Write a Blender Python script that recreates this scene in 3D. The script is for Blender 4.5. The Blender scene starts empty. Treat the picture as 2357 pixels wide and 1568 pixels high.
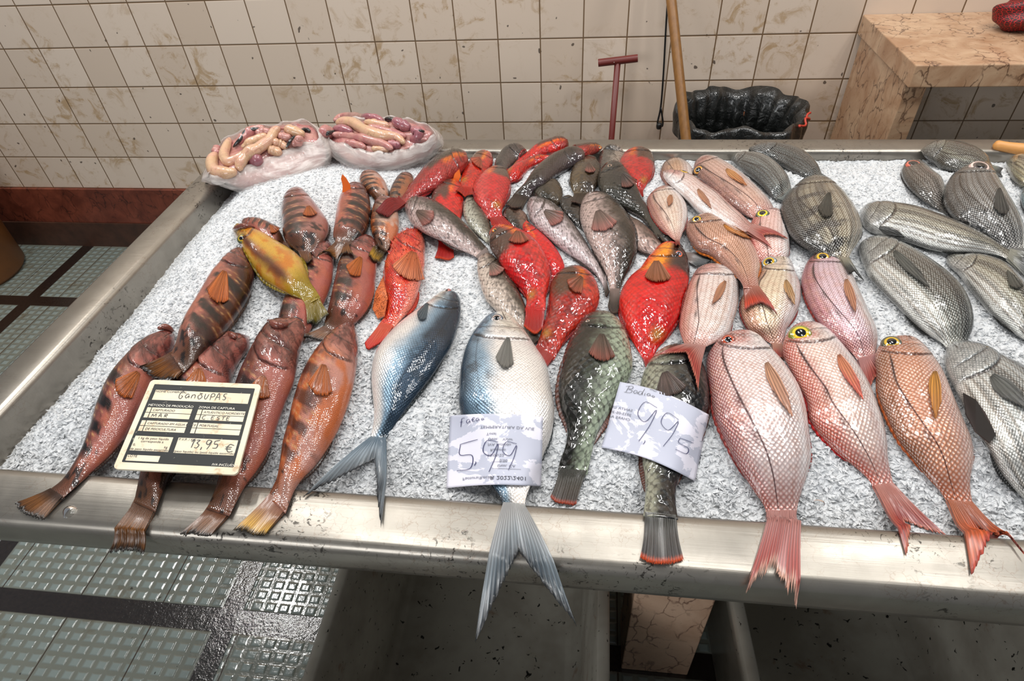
import bpy, math, random
import numpy as np
from mathutils import Vector, Matrix
from mathutils.kdtree import KDTree

# ------------------------------------------------------------------ camera model
W, H = 2357, 1568
F = 1421.7
YAW, PITCH, ROLL = -0.159027, 0.740163, -0.0698096
CZ = 1.592
def cam_rot():
    cy, sy, cp, sp = math.cos(YAW), math.sin(YAW), math.cos(PITCH), math.sin(PITCH)
    fwd = np.array([sy*cp, cy*cp, -sp]); right = np.array([cy, -sy, 0.0]); up = np.cross(right, fwd)
    cr, sr = math.cos(ROLL), math.sin(ROLL)
    return np.array([cr*right + sr*up, -sr*right + cr*up, -fwd])
RM = cam_rot()
def ray(x, y): return RM.T @ np.array([(x - W/2)/F, (H/2 - y)/F, -1.0])
def at_z(x, y, z):
    d = ray(x, y); return np.array([0, 0, CZ]) + d*((z - CZ)/d[2])
def at_y(x, y, Y):
    d = ray(x, y); return np.array([0, 0, CZ]) + d*(Y/d[1])
def at_z_arr(P, z):
    d = np.stack([(P[:, 0]-W/2)/F, (H/2-P[:, 1])/F, -np.ones(len(P))], 1) @ RM
    return np.array([0, 0, CZ]) + d*((z - CZ)/d[:, 2])[:, None]
def project(X):
    c = (X - np.array([0, 0, CZ])) @ RM.T
    return np.stack([W/2 + F*c[:, 0]/-c[:, 2], H/2 - F*c[:, 1]/-c[:, 2]], 1)

scn = bpy.context.scene
col = scn.collection
rng = np.random.default_rng(7)
random.seed(7)

# ------------------------------------------------------------------ small helpers
def lin(c):
    c = np.asarray(c, float)/255.0
    return np.where(c <= 0.04045, c/12.92, ((c+0.055)/1.055)**2.4)
def L4(c): r = lin(c); return (float(r[0]), float(r[1]), float(r[2]), 1.0)
def ss(a, b, x):
    t = np.clip((x-a)/(b-a), 0, 1); return t*t*(3-2*t)
def mixc(a, b, m):
    m = np.clip(m, 0, 1)[:, None]; return a*(1-m) + b*m
_tab = np.random.default_rng(11).random((256, 256))
def vnoise(x, y):
    x = np.asarray(x, float); y = np.asarray(y, float)
    xi = np.floor(x).astype(int); yi = np.floor(y).astype(int)
    fx = x-xi; fy = y-yi; fx = fx*fx*(3-2*fx); fy = fy*fy*(3-2*fy)
    g = lambda i, j: _tab[i % 256, j % 256]
    return (g(xi, yi)*(1-fx)+g(xi+1, yi)*fx)*(1-fy) + (g(xi, yi+1)*(1-fx)+g(xi+1, yi+1)*fx)*fy
def fbm(x, y, o=4):
    s = 0; a = .5
    for k in range(o):
        s = s + a*vnoise(x*2**k+k*17.3, y*2**k+k*9.1); a *= .5
    return s/(1-.5**o)

def tag(o, label=None, cat=None, group=None, kind=None):
    if label: o['label'] = label
    if cat: o['category'] = cat
    if group: o['group'] = group
    if kind: o['kind'] = kind
    return o
def link(o, parent=None):
    col.objects.link(o)
    if parent is not None: o.parent = parent
    return o
def mesh_obj(name, verts, faces, mat=None, parent=None, smooth=True, cols=None, uvs=None, uv2=None):
    me = bpy.data.meshes.new(name)
    me.from_pydata([tuple(map(float, v)) for v in verts], [], [tuple(int(i) for i in f) for f in faces])
    if smooth: me.polygons.foreach_set('use_smooth', [True]*len(me.polygons))
    if mat: me.materials.append(mat)
    if cols is not None:
        a = me.color_attributes.new('Col', 'FLOAT_COLOR', 'POINT')
        c4 = np.ones((len(verts), 4)); c4[:, :3] = cols
        a.data.foreach_set('color', c4.ravel())
    li = None
    for nm, uv in (('UVMap', uvs), ('Metric', uv2)):
        if uv is not None:
            if li is None:
                li = np.empty(len(me.loops), dtype=np.int32); me.loops.foreach_get('vertex_index', li)
            l = me.uv_layers.new(name=nm)
            l.data.foreach_set('uv', np.asarray(uv, float)[li].ravel())
    me.update()
    return link(bpy.data.objects.new(name, me), parent)
def empty(name, loc, rz=0):
    o = bpy.data.objects.new(name, None); o.location = loc; o.rotation_euler = (0, 0, rz); o.empty_display_size = .05
    return link(o)
def grid_faces(n, m, wrap=False):
    f = []
    for i in range(n-1):
        for j in range(m if wrap else m-1):
            k = (j+1) % m
            f.append((i*m+j, i*m+k, (i+1)*m+k, (i+1)*m+j))
    return f
def box(name, a, b, mat, parent=None, bevel=0.0, smooth=False):
    x0, y0, z0 = a; x1, y1, z1 = b
    v = [(x0,y0,z0),(x1,y0,z0),(x1,y1,z0),(x0,y1,z0),(x0,y0,z1),(x1,y0,z1),(x1,y1,z1),(x0,y1,z1)]
    f = [(0,3,2,1),(4,5,6,7),(0,1,5,4),(1,2,6,5),(2,3,7,6),(3,0,4,7)]
    o = mesh_obj(name, v, f, mat, parent, smooth)
    if bevel:
        m = o.modifiers.new('bevel', 'BEVEL'); m.width = bevel; m.segments = 3
    return o
def tube_mesh(pts, rad, seg=14, cap=True):
    pts = np.asarray(pts, float); n = len(pts)
    rad = np.broadcast_to(np.asarray(rad, float), (n,))
    T = np.gradient(pts, axis=0); T /= np.linalg.norm(T, axis=1)[:, None]+1e-12
    ref = np.array([0, 0, 1.0]) if abs(T[0, 2]) < .9 else np.array([1.0, 0, 0])
    V = []
    nrm = np.cross(T[0], ref); nrm /= np.linalg.norm(nrm)
    for i in range(n):
        nrm = nrm - T[i]*(nrm@T[i]); nrm /= np.linalg.norm(nrm)
        bi = np.cross(T[i], nrm)
        for k in range(seg):
            a = 2*math.pi*k/seg
            V.append(pts[i] + rad[i]*(math.cos(a)*nrm + math.sin(a)*bi))
    Fc = grid_faces(n, seg, True)
    if cap:
        Fc.append(tuple(range(seg))[::-1]); Fc.append(tuple((n-1)*seg+k for k in range(seg)))
    return V, Fc
def catmull(P, n, pw=1.0):
    P = np.asarray(P, float)
    Q = np.vstack([2*P[0]-P[1], P, 2*P[-1]-P[-2]])
    out = []
    for i in range(1, len(Q)-2):
        p0, p1, p2, p3 = Q[i-1], Q[i], Q[i+1], Q[i+2]
        for t in np.linspace(0, 1, 24, endpoint=False):
            out.append(.5*((2*p1)+(-p0+p2)*t+(2*p0-5*p1+4*p2-p3)*t*t+(-p0+3*p1-3*p2+p3)*t**3))
    out.append(P[-1]); out = np.array(out)
    d = np.r_[0, np.cumsum(np.linalg.norm(np.diff(out, axis=0), axis=1))]; d /= d[-1]
    s = np.linspace(0, 1, n)**pw
    return np.stack([np.interp(s, d, out[:, k]) for k in range(out.shape[1])], 1)

# ------------------------------------------------------------------ node helpers
def new_mat(name):
    m = bpy.data.materials.new(name); m.use_nodes = True
    nt = m.node_tree; b = nt.nodes['Principled BSDF']
    return m, nt, b
class NB:
    def __init__(s, nt): s.nt = nt
    def n(s, t, **kw):
        x = s.nt.nodes.new(t)
        for k, v in kw.items(): setattr(x, k, v)
        return x
    def setin(s, node, i, v):
        if v is None: return
        if isinstance(v, bpy.types.NodeSocket): s.nt.links.new(v, node.inputs[i])
        else: node.inputs[i].default_value = v
    def math(s, op, a, b=None, c=None, clamp=False):
        x = s.n('ShaderNodeMath', operation=op, use_clamp=clamp)
        s.setin(x, 0, a); s.setin(x, 1, b)
        if c is not None: s.setin(x, 2, c)
        return x.outputs[0]
    def mix(s, f, a, b, blend='MIX'):
        x = s.n('ShaderNodeMix', data_type='RGBA', blend_type=blend)
        s.setin(x, 0, f); s.setin(x, 6, a); s.setin(x, 7, b); return x.outputs[2]
    def noise(s, vec, scale, detail=3, rough=.5, dist=0):
        x = s.n('ShaderNodeTexNoise'); s.setin(x, 'Vector', vec); x.inputs['Scale'].default_value = scale
        x.inputs['Detail'].default_value = detail; x.inputs['Roughness'].default_value = rough; x.inputs['Distortion'].default_value = dist
        return x.outputs['Fac']
    def ramp(s, f, stops):
        x = s.n('ShaderNodeValToRGB'); s.setin(x, 0, f)
        e = x.color_ramp.elements
        while len(e) < len(stops): e.new(.5)
        for q, (p, c) in zip(e, stops):
            q.position = p; q.color = c if len(c) == 4 else (*c, 1)
        return x.outputs[0]
    def step(s, f, a, b):
        x = s.n('ShaderNodeMapRange', interpolation_type='SMOOTHSTEP'); s.setin(x, 0, f)
        x.inputs[1].default_value = a; x.inputs[2].default_value = b; return x.outputs[0]
    def bump(s, h, strength, dist, normal=None):
        x = s.n('ShaderNodeBump'); x.inputs['Strength'].default_value = strength; x.inputs['Distance'].default_value = dist
        s.setin(x, 'Height', h)
        if normal is not None: s.nt.links.new(normal, x.inputs['Normal'])
        return x.outputs[0]
    def geo_pos(s): return s.n('ShaderNodeNewGeometry').outputs['Position']
    def sep(s, v):
        x = s.n('ShaderNodeSeparateXYZ'); s.setin(x, 0, v); return x.outputs
def G(v): return (v, v, v, 1)

# fish skin: pigment comes from the mesh attribute, scales and speckle from nodes
def fish_mat(name, scale=.004, dark=.25, bump=.5, metal=0.0, speck=0.0, speck_scale=250, speck_col=(30, 22, 20), rough=.3, coat=.9, stretch=1.0, wet=.35, crough=.07, light=0.0, gill=.23, lat=0.0, rows=0, rowamt=.5, spt=.56, gl=.85):
    m, nt, b = new_mat(name); N = NB(nt)
    colr = N.n('ShaderNodeVertexColor', layer_name='Col').outputs[0]
    uv = N.n('ShaderNodeUVMap', uv_map='Metric').outputs[0]
    mp = N.n('ShaderNodeMapping'); nt.links.new(uv, mp.inputs[0])
    mp.inputs['Rotation'].default_value = (0, 0, math.radians(45)); mp.inputs['Scale'].default_value = (1/scale, stretch/scale, 1)
    vo = N.n('ShaderNodeTexVoronoi', voronoi_dimensions='2D', feature='F1'); nt.links.new(mp.outputs[0], vo.inputs['Vector'])
    vo.inputs['Scale'].default_value = 1; vo.inputs['Randomness'].default_value = .22
    d = vo.outputs['Distance']
    edge = N.step(d, .38, .62)
    bu = N.sep(N.n('ShaderNodeUVMap', uv_map='UVMap').outputs[0])[0]
    body_m = N.step(bu, gill-.05, gill+.02)
    edge = N.math('MULTIPLY', edge, N.math('ADD', .12, N.math('MULTIPLY', body_m, .88)))
    c = N.mix(N.math('MULTIPLY', edge, dark), colr, (.012, .010, .010, 1))
    if light: c = N.mix(N.math('MULTIPLY', N.math('SUBTRACT', 1, N.step(d, .1, .45)), light), c, (1, .97, .93, 1))
    tone = N.noise(uv, 45, 4, .6)
    c = N.mix(N.math('MULTIPLY', N.step(tone, .5, .8), .35), c, N.mix(1, c, G(.45), 'MULTIPLY'))
    # fine drawn lines: gill cover, cheek plate, mouth, side line, scale rows
    suv = N.sep(N.n('ShaderNodeUVMap', uv_map='UVMap').outputs[0]); wob = N.math('MULTIPLY', N.math('SUBTRACT', N.noise(uv, 28, 3, .6), .5), .03)
    U_ = N.math('ADD', suv[0], wob); V_ = N.math('SUBTRACT', N.math('MULTIPLY', suv[1], 2), 1)
    vin = N.math('SUBTRACT', 1, N.step(N.math('ABSOLUTE', V_), .78, .92))
    def arc(k_, c_, off, w0, w1):
        q = N.math('ADD', V_, c_); q = N.math('MULTIPLY', q, q)
        t_ = N.math('ADD', N.math('MULTIPLY', N.math('SUBTRACT', 1, N.math('MULTIPLY', q, k_)), gill*off[0]), off[1])
        return N.math('MULTIPLY', N.math('SUBTRACT', 1, N.step(N.math('ABSOLUTE', N.math('SUBTRACT', U_, t_)), w0, w1)), vin)
    gline = arc(.30, .15, (1, .016), .001, .010)
    pline = N.math('MULTIPLY', arc(.20, .10, (.68, 0), .000, .006), .7)
    mline = N.math('MULTIPLY', N.math('SUBTRACT', 1, N.step(N.math('ABSOLUTE', N.math('ADD', N.math('ADD', V_, .18), N.math('MULTIPLY', U_, 1.5))), .01, .06)), N.math('SUBTRACT', 1, N.step(suv[0], .07, .10)))
    heads = N.math('SUBTRACT', 1, N.step(suv[0], gill-.04, gill))
    wr = N.math('MULTIPLY', N.math('SUBTRACT', 1, N.step(N.math('ABSOLUTE', N.math('SUBTRACT', N.noise(mp.outputs[0], scale*42, 3, .6, .8), .5)), 0, .03)), N.math('MULTIPLY', heads, .45))
    lines = N.math('MAXIMUM', N.math('MAXIMUM', gline, pline), N.math('MAXIMUM', mline, wr))
    c = N.mix(N.math('MULTIPLY', lines, gl), c, N.mix(1, c, (.16, .11, .10, 1), 'MULTIPLY'))
    if lat:
        tl = N.math('SUBTRACT', .62, N.math('MULTIPLY', N.step(suv[0], .3, .95), .42))
        ll = N.math('SUBTRACT', 1, N.step(N.math('ABSOLUTE', N.math('SUBTRACT', V_, tl)), .012, .032))
        ll = N.math('MULTIPLY', N.math('MULTIPLY', ll, body_m), lat)
        c = N.mix(ll, c, N.mix(1, c, (.14, .09, .10, 1), 'MULTIPLY'))
    if rows:
        rs_ = N.math('SINE', N.math('MULTIPLY', N.math('ADD', V_, N.math('MULTIPLY', wob, .8)), math.pi*rows))
        c = N.mix(N.math('MULTIPLY', N.math('MULTIPLY', N.step(rs_, .1, .95), body_m), rowamt), c, N.mix(1, c, (.36, .28, .22, 1), 'MULTIPLY'))
    if speck:
        sp = N.step(N.noise(uv, speck_scale, 2, .5), spt, spt+.06)
        c = N.mix(N.math('MULTIPLY', sp, speck), c, L4(speck_col))
    nt.links.new(c, b.inputs['Base Color'])
    h = N.math('MULTIPLY', N.math('MULTIPLY', d, -1.0), N.math('ADD', .15, N.math('MULTIPLY', body_m, .85)))
    n1 = N.bump(h, bump, scale*.22)
    n1 = N.bump(N.math('MULTIPLY', lines, -1), .7, .0018, n1)
    w = N.noise(uv, 60, 3, .6, .4)
    n2 = N.bump(w, wet*.6, .003, n1)
    nt.links.new(n2, b.inputs['Normal'])
    wc = N.noise(uv, 34, 1.5, .5, .8)
    wn = N.bump(N.math('ADD', wc, N.math('MULTIPLY', h, .10)), min(.6, .15+wet*.5), .0045)
    nt.links.new(wn, b.inputs['Coat Normal'])
    b.inputs['Roughness'].default_value = rough; b.inputs['Metallic'].default_value = metal
    b.inputs['Coat Weight'].default_value = coat; b.inputs['Coat Roughness'].default_value = crough
    b.inputs['Coat IOR'].default_value = 1.5; b.inputs['Specular IOR Level'].default_value = .22
    return m
def fin_mat(name='fin_membrane', rough=.34):
    m, nt, b = new_mat(name); N = NB(nt)
    colr = N.n('ShaderNodeVertexColor', layer_name='Col').outputs[0]
    uv = N.n('ShaderNodeUVMap', uv_map='UVMap').outputs[0]
    x = N.sep(uv)[0]
    r = N.math('SINE', N.math('MULTIPLY', x, 2*math.pi*17))
    c = N.mix(N.math('MULTIPLY', N.step(r, -.2, .9), .35), colr, N.mix(1, colr, G(.35), 'MULTIPLY'))
    nt.links.new(c, b.inputs['Base Color'])
    nt.links.new(N.bump(r, .5, .0012), b.inputs['Normal'])
    b.inputs['Roughness'].default_value = rough; b.inputs['Coat Weight'].default_value = .35; b.inputs['Coat Roughness'].default_value = .15
    nt.links.new(N.math('SUBTRACT', .97, N.math('MULTIPLY', N.step(r, -.9, .2), .22)), b.inputs['Alpha'])
    return m
M_FIN = fin_mat()
def attr_mat(name, rough=.1, coat=1.0):
    m, nt, b = new_mat(name); N = NB(nt)
    nt.links.new(N.n('ShaderNodeVertexColor', layer_name='Col').outputs[0], b.inputs['Base Color'])
    b.inputs['Roughness'].default_value = rough; b.inputs['Coat Weight'].default_value = coat; b.inputs['Coat Roughness'].default_value = .03
    return m
M_EYE = attr_mat('wet_eye')
def plain(name, c, rough=.5, metal=0, coat=0):
    m, nt, b = new_mat(name)
    b.inputs['Base Color'].default_value = L4(c); b.inputs['Roughness'].default_value = rough; b.inputs['Metallic'].default_value = metal
    b.inputs['Coat Weight'].default_value = coat
    return m

MATS = {
 'grouper': fish_mat('grouper_skin', .0028, .30, .5, speck=.15, rough=.3, wet=.3, crough=.05, gill=.30, spt=.6),
 'parrot': fish_mat('parrotfish_skin', .0085, .33, .6, rough=.28, wet=.9, crough=.03, gill=.22, speck=.12, speck_scale=120),
 'parrotgrey': fish_mat('grey_parrotfish_skin', .0085, .30, .6, speck=.6, speck_scale=110, speck_col=(48, 42, 36), rough=.28, wet=.9, crough=.03, gill=.22),
 'spotted': fish_mat('spotted_parrotfish_skin', .0105, .6, .6, speck=.6, speck_scale=85, speck_col=(40, 32, 26), rough=.28, wet=.9, crough=.03, gill=.22),
 'bream': fish_mat('pink_bream_skin', .0038, .34, .9, metal=.28, rough=.25, wet=.2, coat=.7, crough=.09, light=.3, lat=.9, rows=10, rowamt=.32),
 'bigbream': fish_mat('large_pink_bream_skin', .0054, .22, .9, metal=.28, rough=.25, wet=.2, coat=.7, crough=.09, light=.35, lat=.9, rows=11, rowamt=.14),
 'grey': fish_mat('grey_bream_skin', .0046, .5, .9, metal=.35, rough=.25, wet=.24, coat=.8, crough=.08, light=.3, gill=.26, lat=.7, rows=11, rowamt=.55),
 'silver': fish_mat('silver_fish_skin', .0042, .34, .6, metal=.4, rough=.24, wet=.3, coat=.8, crough=.08, gill=.22, lat=.35),
 'scorpion': fish_mat('scorpionfish_skin', .0045, .25, .8, speck=.9, speck_scale=420, speck_col=(60, 12, 8), rough=.3, wet=1.0, gill=.33, spt=.55),
}

# ------------------------------------------------------------------ pigment patterns (u snout->tail, v +1 back .. -1 belly)
def p_grouper(u, v, k):
    sd = k.get('seed', 0)
    n = fbm(u*14+sd*3, v*3+sd, 4); n2 = fbm(u*50+sd, v*9, 3)
    belly = lin(k.get('belly', (202, 122, 106)))*.86; back = lin(k.get('back', (104, 50, 40)))
    c = mixc(np.tile(belly, (len(u), 1)), back, ss(-.25, .75, v + (n-.5)*.6))
    o = lin((205, 110, 25))
    c = mixc(c, o, k.get('orange', .25)*ss(.25, .35, u)*(1-ss(.8, .95, u))*ss(.42, .6, fbm(u*7+sd, v*2.2+5, 3)))
    bars = np.sin((u-.28)*2*math.pi*k.get('nb', 8.2) + (n-.5)*2.2 + v*.6)
    zone = ss(.30, .38, u)*(1-ss(.78, .88, u))*ss(-.45, -.05, v+(n2-.5)*.5)*(1-.3*ss(.7, 1, v))
    c = mixc(c, lin((34, 22, 20)), zone*ss(-.15, .5, bars)*k.get('bar', .93))
    c = mixc(c, lin((222, 176, 112)), zone*(1-ss(.0, .22, abs(bars+.62)))*.75*ss(.35, .55, n2+.1))
    c = mixc(c, lin((92, 44, 38)), ss(.46, .62, fbm(u*22+sd*4, v*4.5+1, 4))*.55*ss(-.9, .3, v))
    head = 1-ss(.22, .30, u)
    c = mixc(c, lin(k.get('head', (150, 84, 74))), head*.6)
    c = mixc(c, lin((80, 36, 34)), head*ss(.44, .6, fbm(u*40+sd, v*6+u*14, 4))*.6)
    c = mixc(c, lin((105, 70, 35)), ss(.78, .95, u)*k.get('tailmix', .75))
    sp = ss(.64, .7, fbm(u*26+sd*5, v*3.3, 2))*ss(.7, .8, u)
    c = mixc(c, lin((28, 20, 16)), sp*.85)
    return c
def p_yellow(u, v, k):
    n = fbm(u*12, v*3, 4)
    c = np.tile(lin((205, 165, 75)), (len(u), 1))
    c = mixc(c, lin((196, 118, 28)), ss(.45, .62, n)*.8)
    band = np.exp(-((v-.48-(n-.5)*.3)/.26)**2)*ss(.2, .3, u)*(1-ss(.8, .9, u))
    c = mixc(c, lin((92, 42, 18)), band*.95)
    c = mixc(c, lin((215, 185, 110)), ss(.0, -.6, -v-.5)*0 + (1-ss(-.8, -.2, v))*.4)
    c = mixc(c, lin((150, 128, 22)), ss(.75, .92, u))
    c = mixc(c, lin((120, 84, 24)), (1-ss(.1, .25, u))*ss(.1, .8, v)*.7)
    return c
def p_parrot(u, v, k):
    sd = k.get('seed', 0)
    n = fbm(u*10+sd*7, v*2.5+sd, 4); n2 = fbm(u*30+sd*3, v*7, 3)
    red = lin(k.get('red', (202, 38, 34))); belly = lin(k.get('belly', (205, 70, 60)))
    c = mixc(np.tile(red, (len(u), 1)), belly, ss(.2, -.7, v)*0 + (1-ss(-.7, .2, v))*.6)
    c = mixc(c, lin(k.get('mott', (120, 40, 34))), ss(.48, .66, n2)*k.get('mot', .5))
    sad = ss(.04, .10, u)*(1-ss(k.get('s1', .33), k.get('s1', .33)+.07, u+(n-.5)*.12))*ss(-.25, .05, v+(n-.5)*.3)
    c = mixc(c, lin(k.get('saddle', (88, 66, 54))), sad*.95)
    crown = 1-ss(.03, .10, u)
    c = mixc(c, lin(k.get('crown', (222, 70, 26))), crown)
    ye = np.exp(-((u-.16-.12*(v+.3))/.035)**2)*ss(.1, -.3, v)*0 + np.exp(-((v+.3+(n-.5)*.4)/k.get('yw', .16))**2)*ss(.05, .1, u)*(1-ss(.33, .42, u))
    c = mixc(c, lin((240, 160, 20)), ye*k.get('yel', .5))
    c = mixc(c, lin((170, 130, 28)), np.exp(-((u-.86)/.045)**2-((v-.45)/.4)**2)*k.get('tailspot', .8))
    return c
def p_pgrey(u, v, k):
    sd = k.get('seed', 0)
    n = fbm(u*12+sd*7, v*2.5+sd, 4); n2 = fbm(u*36+sd*3, v*8, 3)
    back = lin(k.get('back', (84, 76, 68))); belly = lin(k.get('belly', (196, 180, 174)))
    sp = k.get('split', 0.0)
    c = mixc(np.tile(belly, (len(u), 1)), back, ss(sp-.55, sp+.5, v+(n-.5)*.7))
    c = mixc(c, lin((52, 44, 38)), ss(.5, .68, n2)*.55*ss(-.7, 0, v))
    c = mixc(c, lin(k.get('head', (150, 120, 112))), (1-ss(.02, .16, u))*.5)
    return c
def p_bream(u, v, k):
    sd = k.get('seed', 0)
    n = fbm(u*8+sd*7, v*2+sd, 4); n2 = fbm(u*40+sd, v*14, 3)
    back = lin(k.get('back', (186, 100, 92))); side = lin(k.get('side', (226, 196, 190))); belly = lin(k.get('belly', (236, 228, 226)))
    c = mixc(np.tile(side, (len(u), 1)), back, ss(.25, .95, v+(n-.5)*.35))
    c = mixc(c, belly, 1-ss(-.75, -.1, v))
    row = .5+.5*np.sin(v*2*math.pi*k.get('rows', 9))
    c = mixc(c, lin(k.get('rowc', (190, 128, 110))), ss(.62, 1, row)*.38*ss(.24, .3, u))
    c = mixc(c, lin((200, 130, 90)), ss(.5, .7, n2)*.25*ss(.25, .3, u))
    lat = np.exp(-((v-(.62-.25*ss(.3, .9, u)))/.022)**2)*ss(.24, .28, u)*(1-ss(.9, .97, u))
    c = mixc(c, lin(k.get('lat', (72, 34, 34))), lat*.8)
    head = 1-ss(.19, .235, u-.05*v*v*0)
    c = mixc(c, lin(k.get('head', (192, 112, 98))), head*ss(-.6, .2, v+(n-.5))*.75)
    c = mixc(c, lin(k.get('stalk', (176, 92, 76))), ss(.78, .98, u)*.7)
    return c
def p_grey(u, v, k):
    sd = k.get('seed', 0)
    n = fbm(u*8+sd*7, v*2+sd, 4); n2 = fbm(u*40+sd, v*14, 3)
    back = lin(k.get('back', (72, 76, 76))); side = lin(k.get('side', (150, 152, 146))); belly = lin(k.get('belly', (205, 205, 200)))
    c = mixc(np.tile(side, (len(u), 1)), back, ss(.1, .95, v+(n-.5)*.5))
    c = mixc(c, belly, 1-ss(-.85, -.2, v+(n-.5)*.3))
    row = .5+.5*np.sin(v*2*math.pi*k.get('rows', 8)+u*3)
    c = mixc(c, lin((38, 38, 36)), ss(.5, 1, row)*.7*ss(.25, .32, u))
    if k.get('bars'):
        b = np.sin(u*2*math.pi*k['bars']+(n-.5)*3)
        c = mixc(c, lin((20, 20, 20)), ss(.1, .7, b)*.85*ss(.3, .4, u)*ss(-.6, 0, v+(n2-.5)))
    lat = np.exp(-((v-(.6-.2*ss(.3, .9, u)))/.02)**2)*ss(.25, .3, u)
    c = mixc(c, lin((30, 32, 32)), lat*.7)
    head = 1-ss(.22, .28, u)
    c = mixc(c, lin(k.get('head', (104, 104, 104))), head*(.45+.5*(n2-.3)))
    return c
def p_silver(u, v, k):
    n = fbm(u*9+k.get('seed', 0), v*2, 4); n2 = fbm(u*30, v*9, 3)
    sp = k.get('split', .2)
    c = mixc(np.tile(lin((238, 234, 230)), (len(u), 1)), lin((150, 172, 188)), ss(sp-.5, sp+.05, v+(n-.5)*.5))
    c = mixc(c, lin((58, 76, 92)), ss(sp+.0, sp+.55, v+(n-.5)*.5))
    c = mixc(c, lin((52, 60, 68)), ss(.6, .7, fbm(u*18, v*3+9, 3))*.5*ss(0, .4, v))
    c = mixc(c, lin((206, 196, 170)), (1-ss(.16, .22, u))*ss(.4, -.3, v)*0 + (1-ss(.15, .2, u))*(1-ss(-.4, .5, v))*.4)
    c = mixc(c, lin((60, 74, 82)), ss(.88, 1, u)*.7*ss(-.6, .4, v))
    return c
def p_scorp(u, v, k):
    n = fbm(u*14, v*4, 4); n2 = fbm(u*44, v*12, 3)
    c = np.tile(lin((222, 92, 66)), (len(u), 1))
    c = mixc(c, lin((196, 34, 24)), ss(.4, .65, n))
    c = mixc(c, lin((150, 62, 30)), ss(.5, .7, n2)*.5*ss(-.3, .3, v))
    c = mixc(c, lin((240, 150, 130)), (1-ss(-.9, -.4, v))*.8)
    return c
PAT = dict(grouper=p_grouper, yellow=p_yellow, parrot=p_parrot, parrotgrey=p_pgrey, spotted=p_pgrey, bream=p_bream, bigbream=p_bream, grey=p_grey, silver=p_silver, scorpion=p_scorp)
THICK = dict(grouper=.62, yellow=.55, parrot=.52, parrotgrey=.52, spotted=.52, bream=.44, bigbream=.42, grey=.42, silver=.42, scorpion=.6)
GILL = dict(grouper=.30, yellow=.30, parrot=.22, parrotgrey=.22, spotted=.22, bream=.235, bigbream=.235, grey=.26, silver=.22, scorpion=.33)

# ------------------------------------------------------------------ table geometry constants
RIM = .892
X0, X1 = -.985, 1.50           # outer left / right
Y0, Y1 = .362, 1.540           # outer front / back
IX0, IX1 = -.912, 1.43
IY0, IY1 = .450, 1.465

# height map of what lies on the table (used to rest things on one another)
HX0, HY0, HR = -1.15, .05, .003
HN, HM = int(2.8/HR), int(1.65/HR)
gx = HX0 + (np.arange(HN)+.5)*HR; gy = HY0 + (np.arange(HM)+.5)*HR
GX, GY = np.meshgrid(gx, gy, indexing='ij')
def ice_h(x, y):
    ed = np.minimum(np.minimum(x-IX0, IX1-x), np.minimum(y-IY0, IY1-y))
    base = RIM-.036 + .032*ss(0, .16, ed) - .030*(1-ss(0, .09, x-IX0))
    base = base + .012*ss(.6, 1.3, y)
    base = base + .016*(fbm(x*7+3, y*7, 3)-.5) + .007*(fbm(x*32+9, y*32, 3)-.5)
    return base
HM_ = np.full((HN, HM), RIM-.022)
on = (GX > X0) & (GX < X1) & (GY > Y0) & (GY < Y1); HM_[on] = RIM
inn = (GX > IX0) & (GX < IX1) & (GY > IY0) & (GY < IY1)
HM_[inn] = ice_h(GX[inn], GY[inn])
def Hq(x, y):
    i = np.clip(((np.asarray(x)-HX0)/HR).astype(int), 0, HN-1); j = np.clip(((np.asarray(y)-HY0)/HR).astype(int), 0, HM-1)
    return HM_[i, j]
def Hmax_pts(P):
    i = np.clip(((P[:, 0]-HX0)/HR).astype(int), 0, HN-1); j = np.clip(((P[:, 1]-HY0)/HR).astype(int), 0, HM-1)
    np.maximum.at(HM_, (i, j), P[:, 2])
def hit(x, y, off=0.0):
    z = RIM
    for _ in range(12):
        p = at_z(x, y, z); z = .5*z + .5*(float(Hq(p[0], p[1]))+off)
    return at_z(x, y, z)

CROP = dict(A=(0, 650, 2.412), B=(450, 220, 3.136), C=(850, 300, 2.851), D=(850, 650, 2.412), E=(1450, 300, 2.5987), F=(1550, 700, 2.240), P=(0, 0, 1.0))
def px(crop, pts):
    out = []
    for p in pts:
        if isinstance(p[0], str): c, p = p[0], p[1:]
        else: c = crop
        ox, oy, s = CROP[c]; out.append((ox+p[0]/s, oy+p[1]/s))
    return np.array(out)

def dense_patch(P, n, m):
    """rasterise a grid of points finely enough to fill height-map cells"""
    P = P.reshape(n, m, 3)
    for _ in range(3):
        if max(np.abs(np.diff(P[..., :2], axis=0)).max(), np.abs(np.diff(P[..., :2], axis=1)).max()) < HR*.9: break
        a = np.empty((P.shape[0]*2-1, P.shape[1], 3)); a[::2] = P; a[1::2] = (P[1:]+P[:-1])/2
        b = np.empty((a.shape[0], a.shape[1]*2-1, 3)); b[:, ::2] = a; b[:, 1::2] = (a[:, 1:]+a[:, :-1])/2
        P = b
    return P.reshape(-1, 3)

def ring_strip(edge, outw, widths, thick_dir):
    pass

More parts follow.
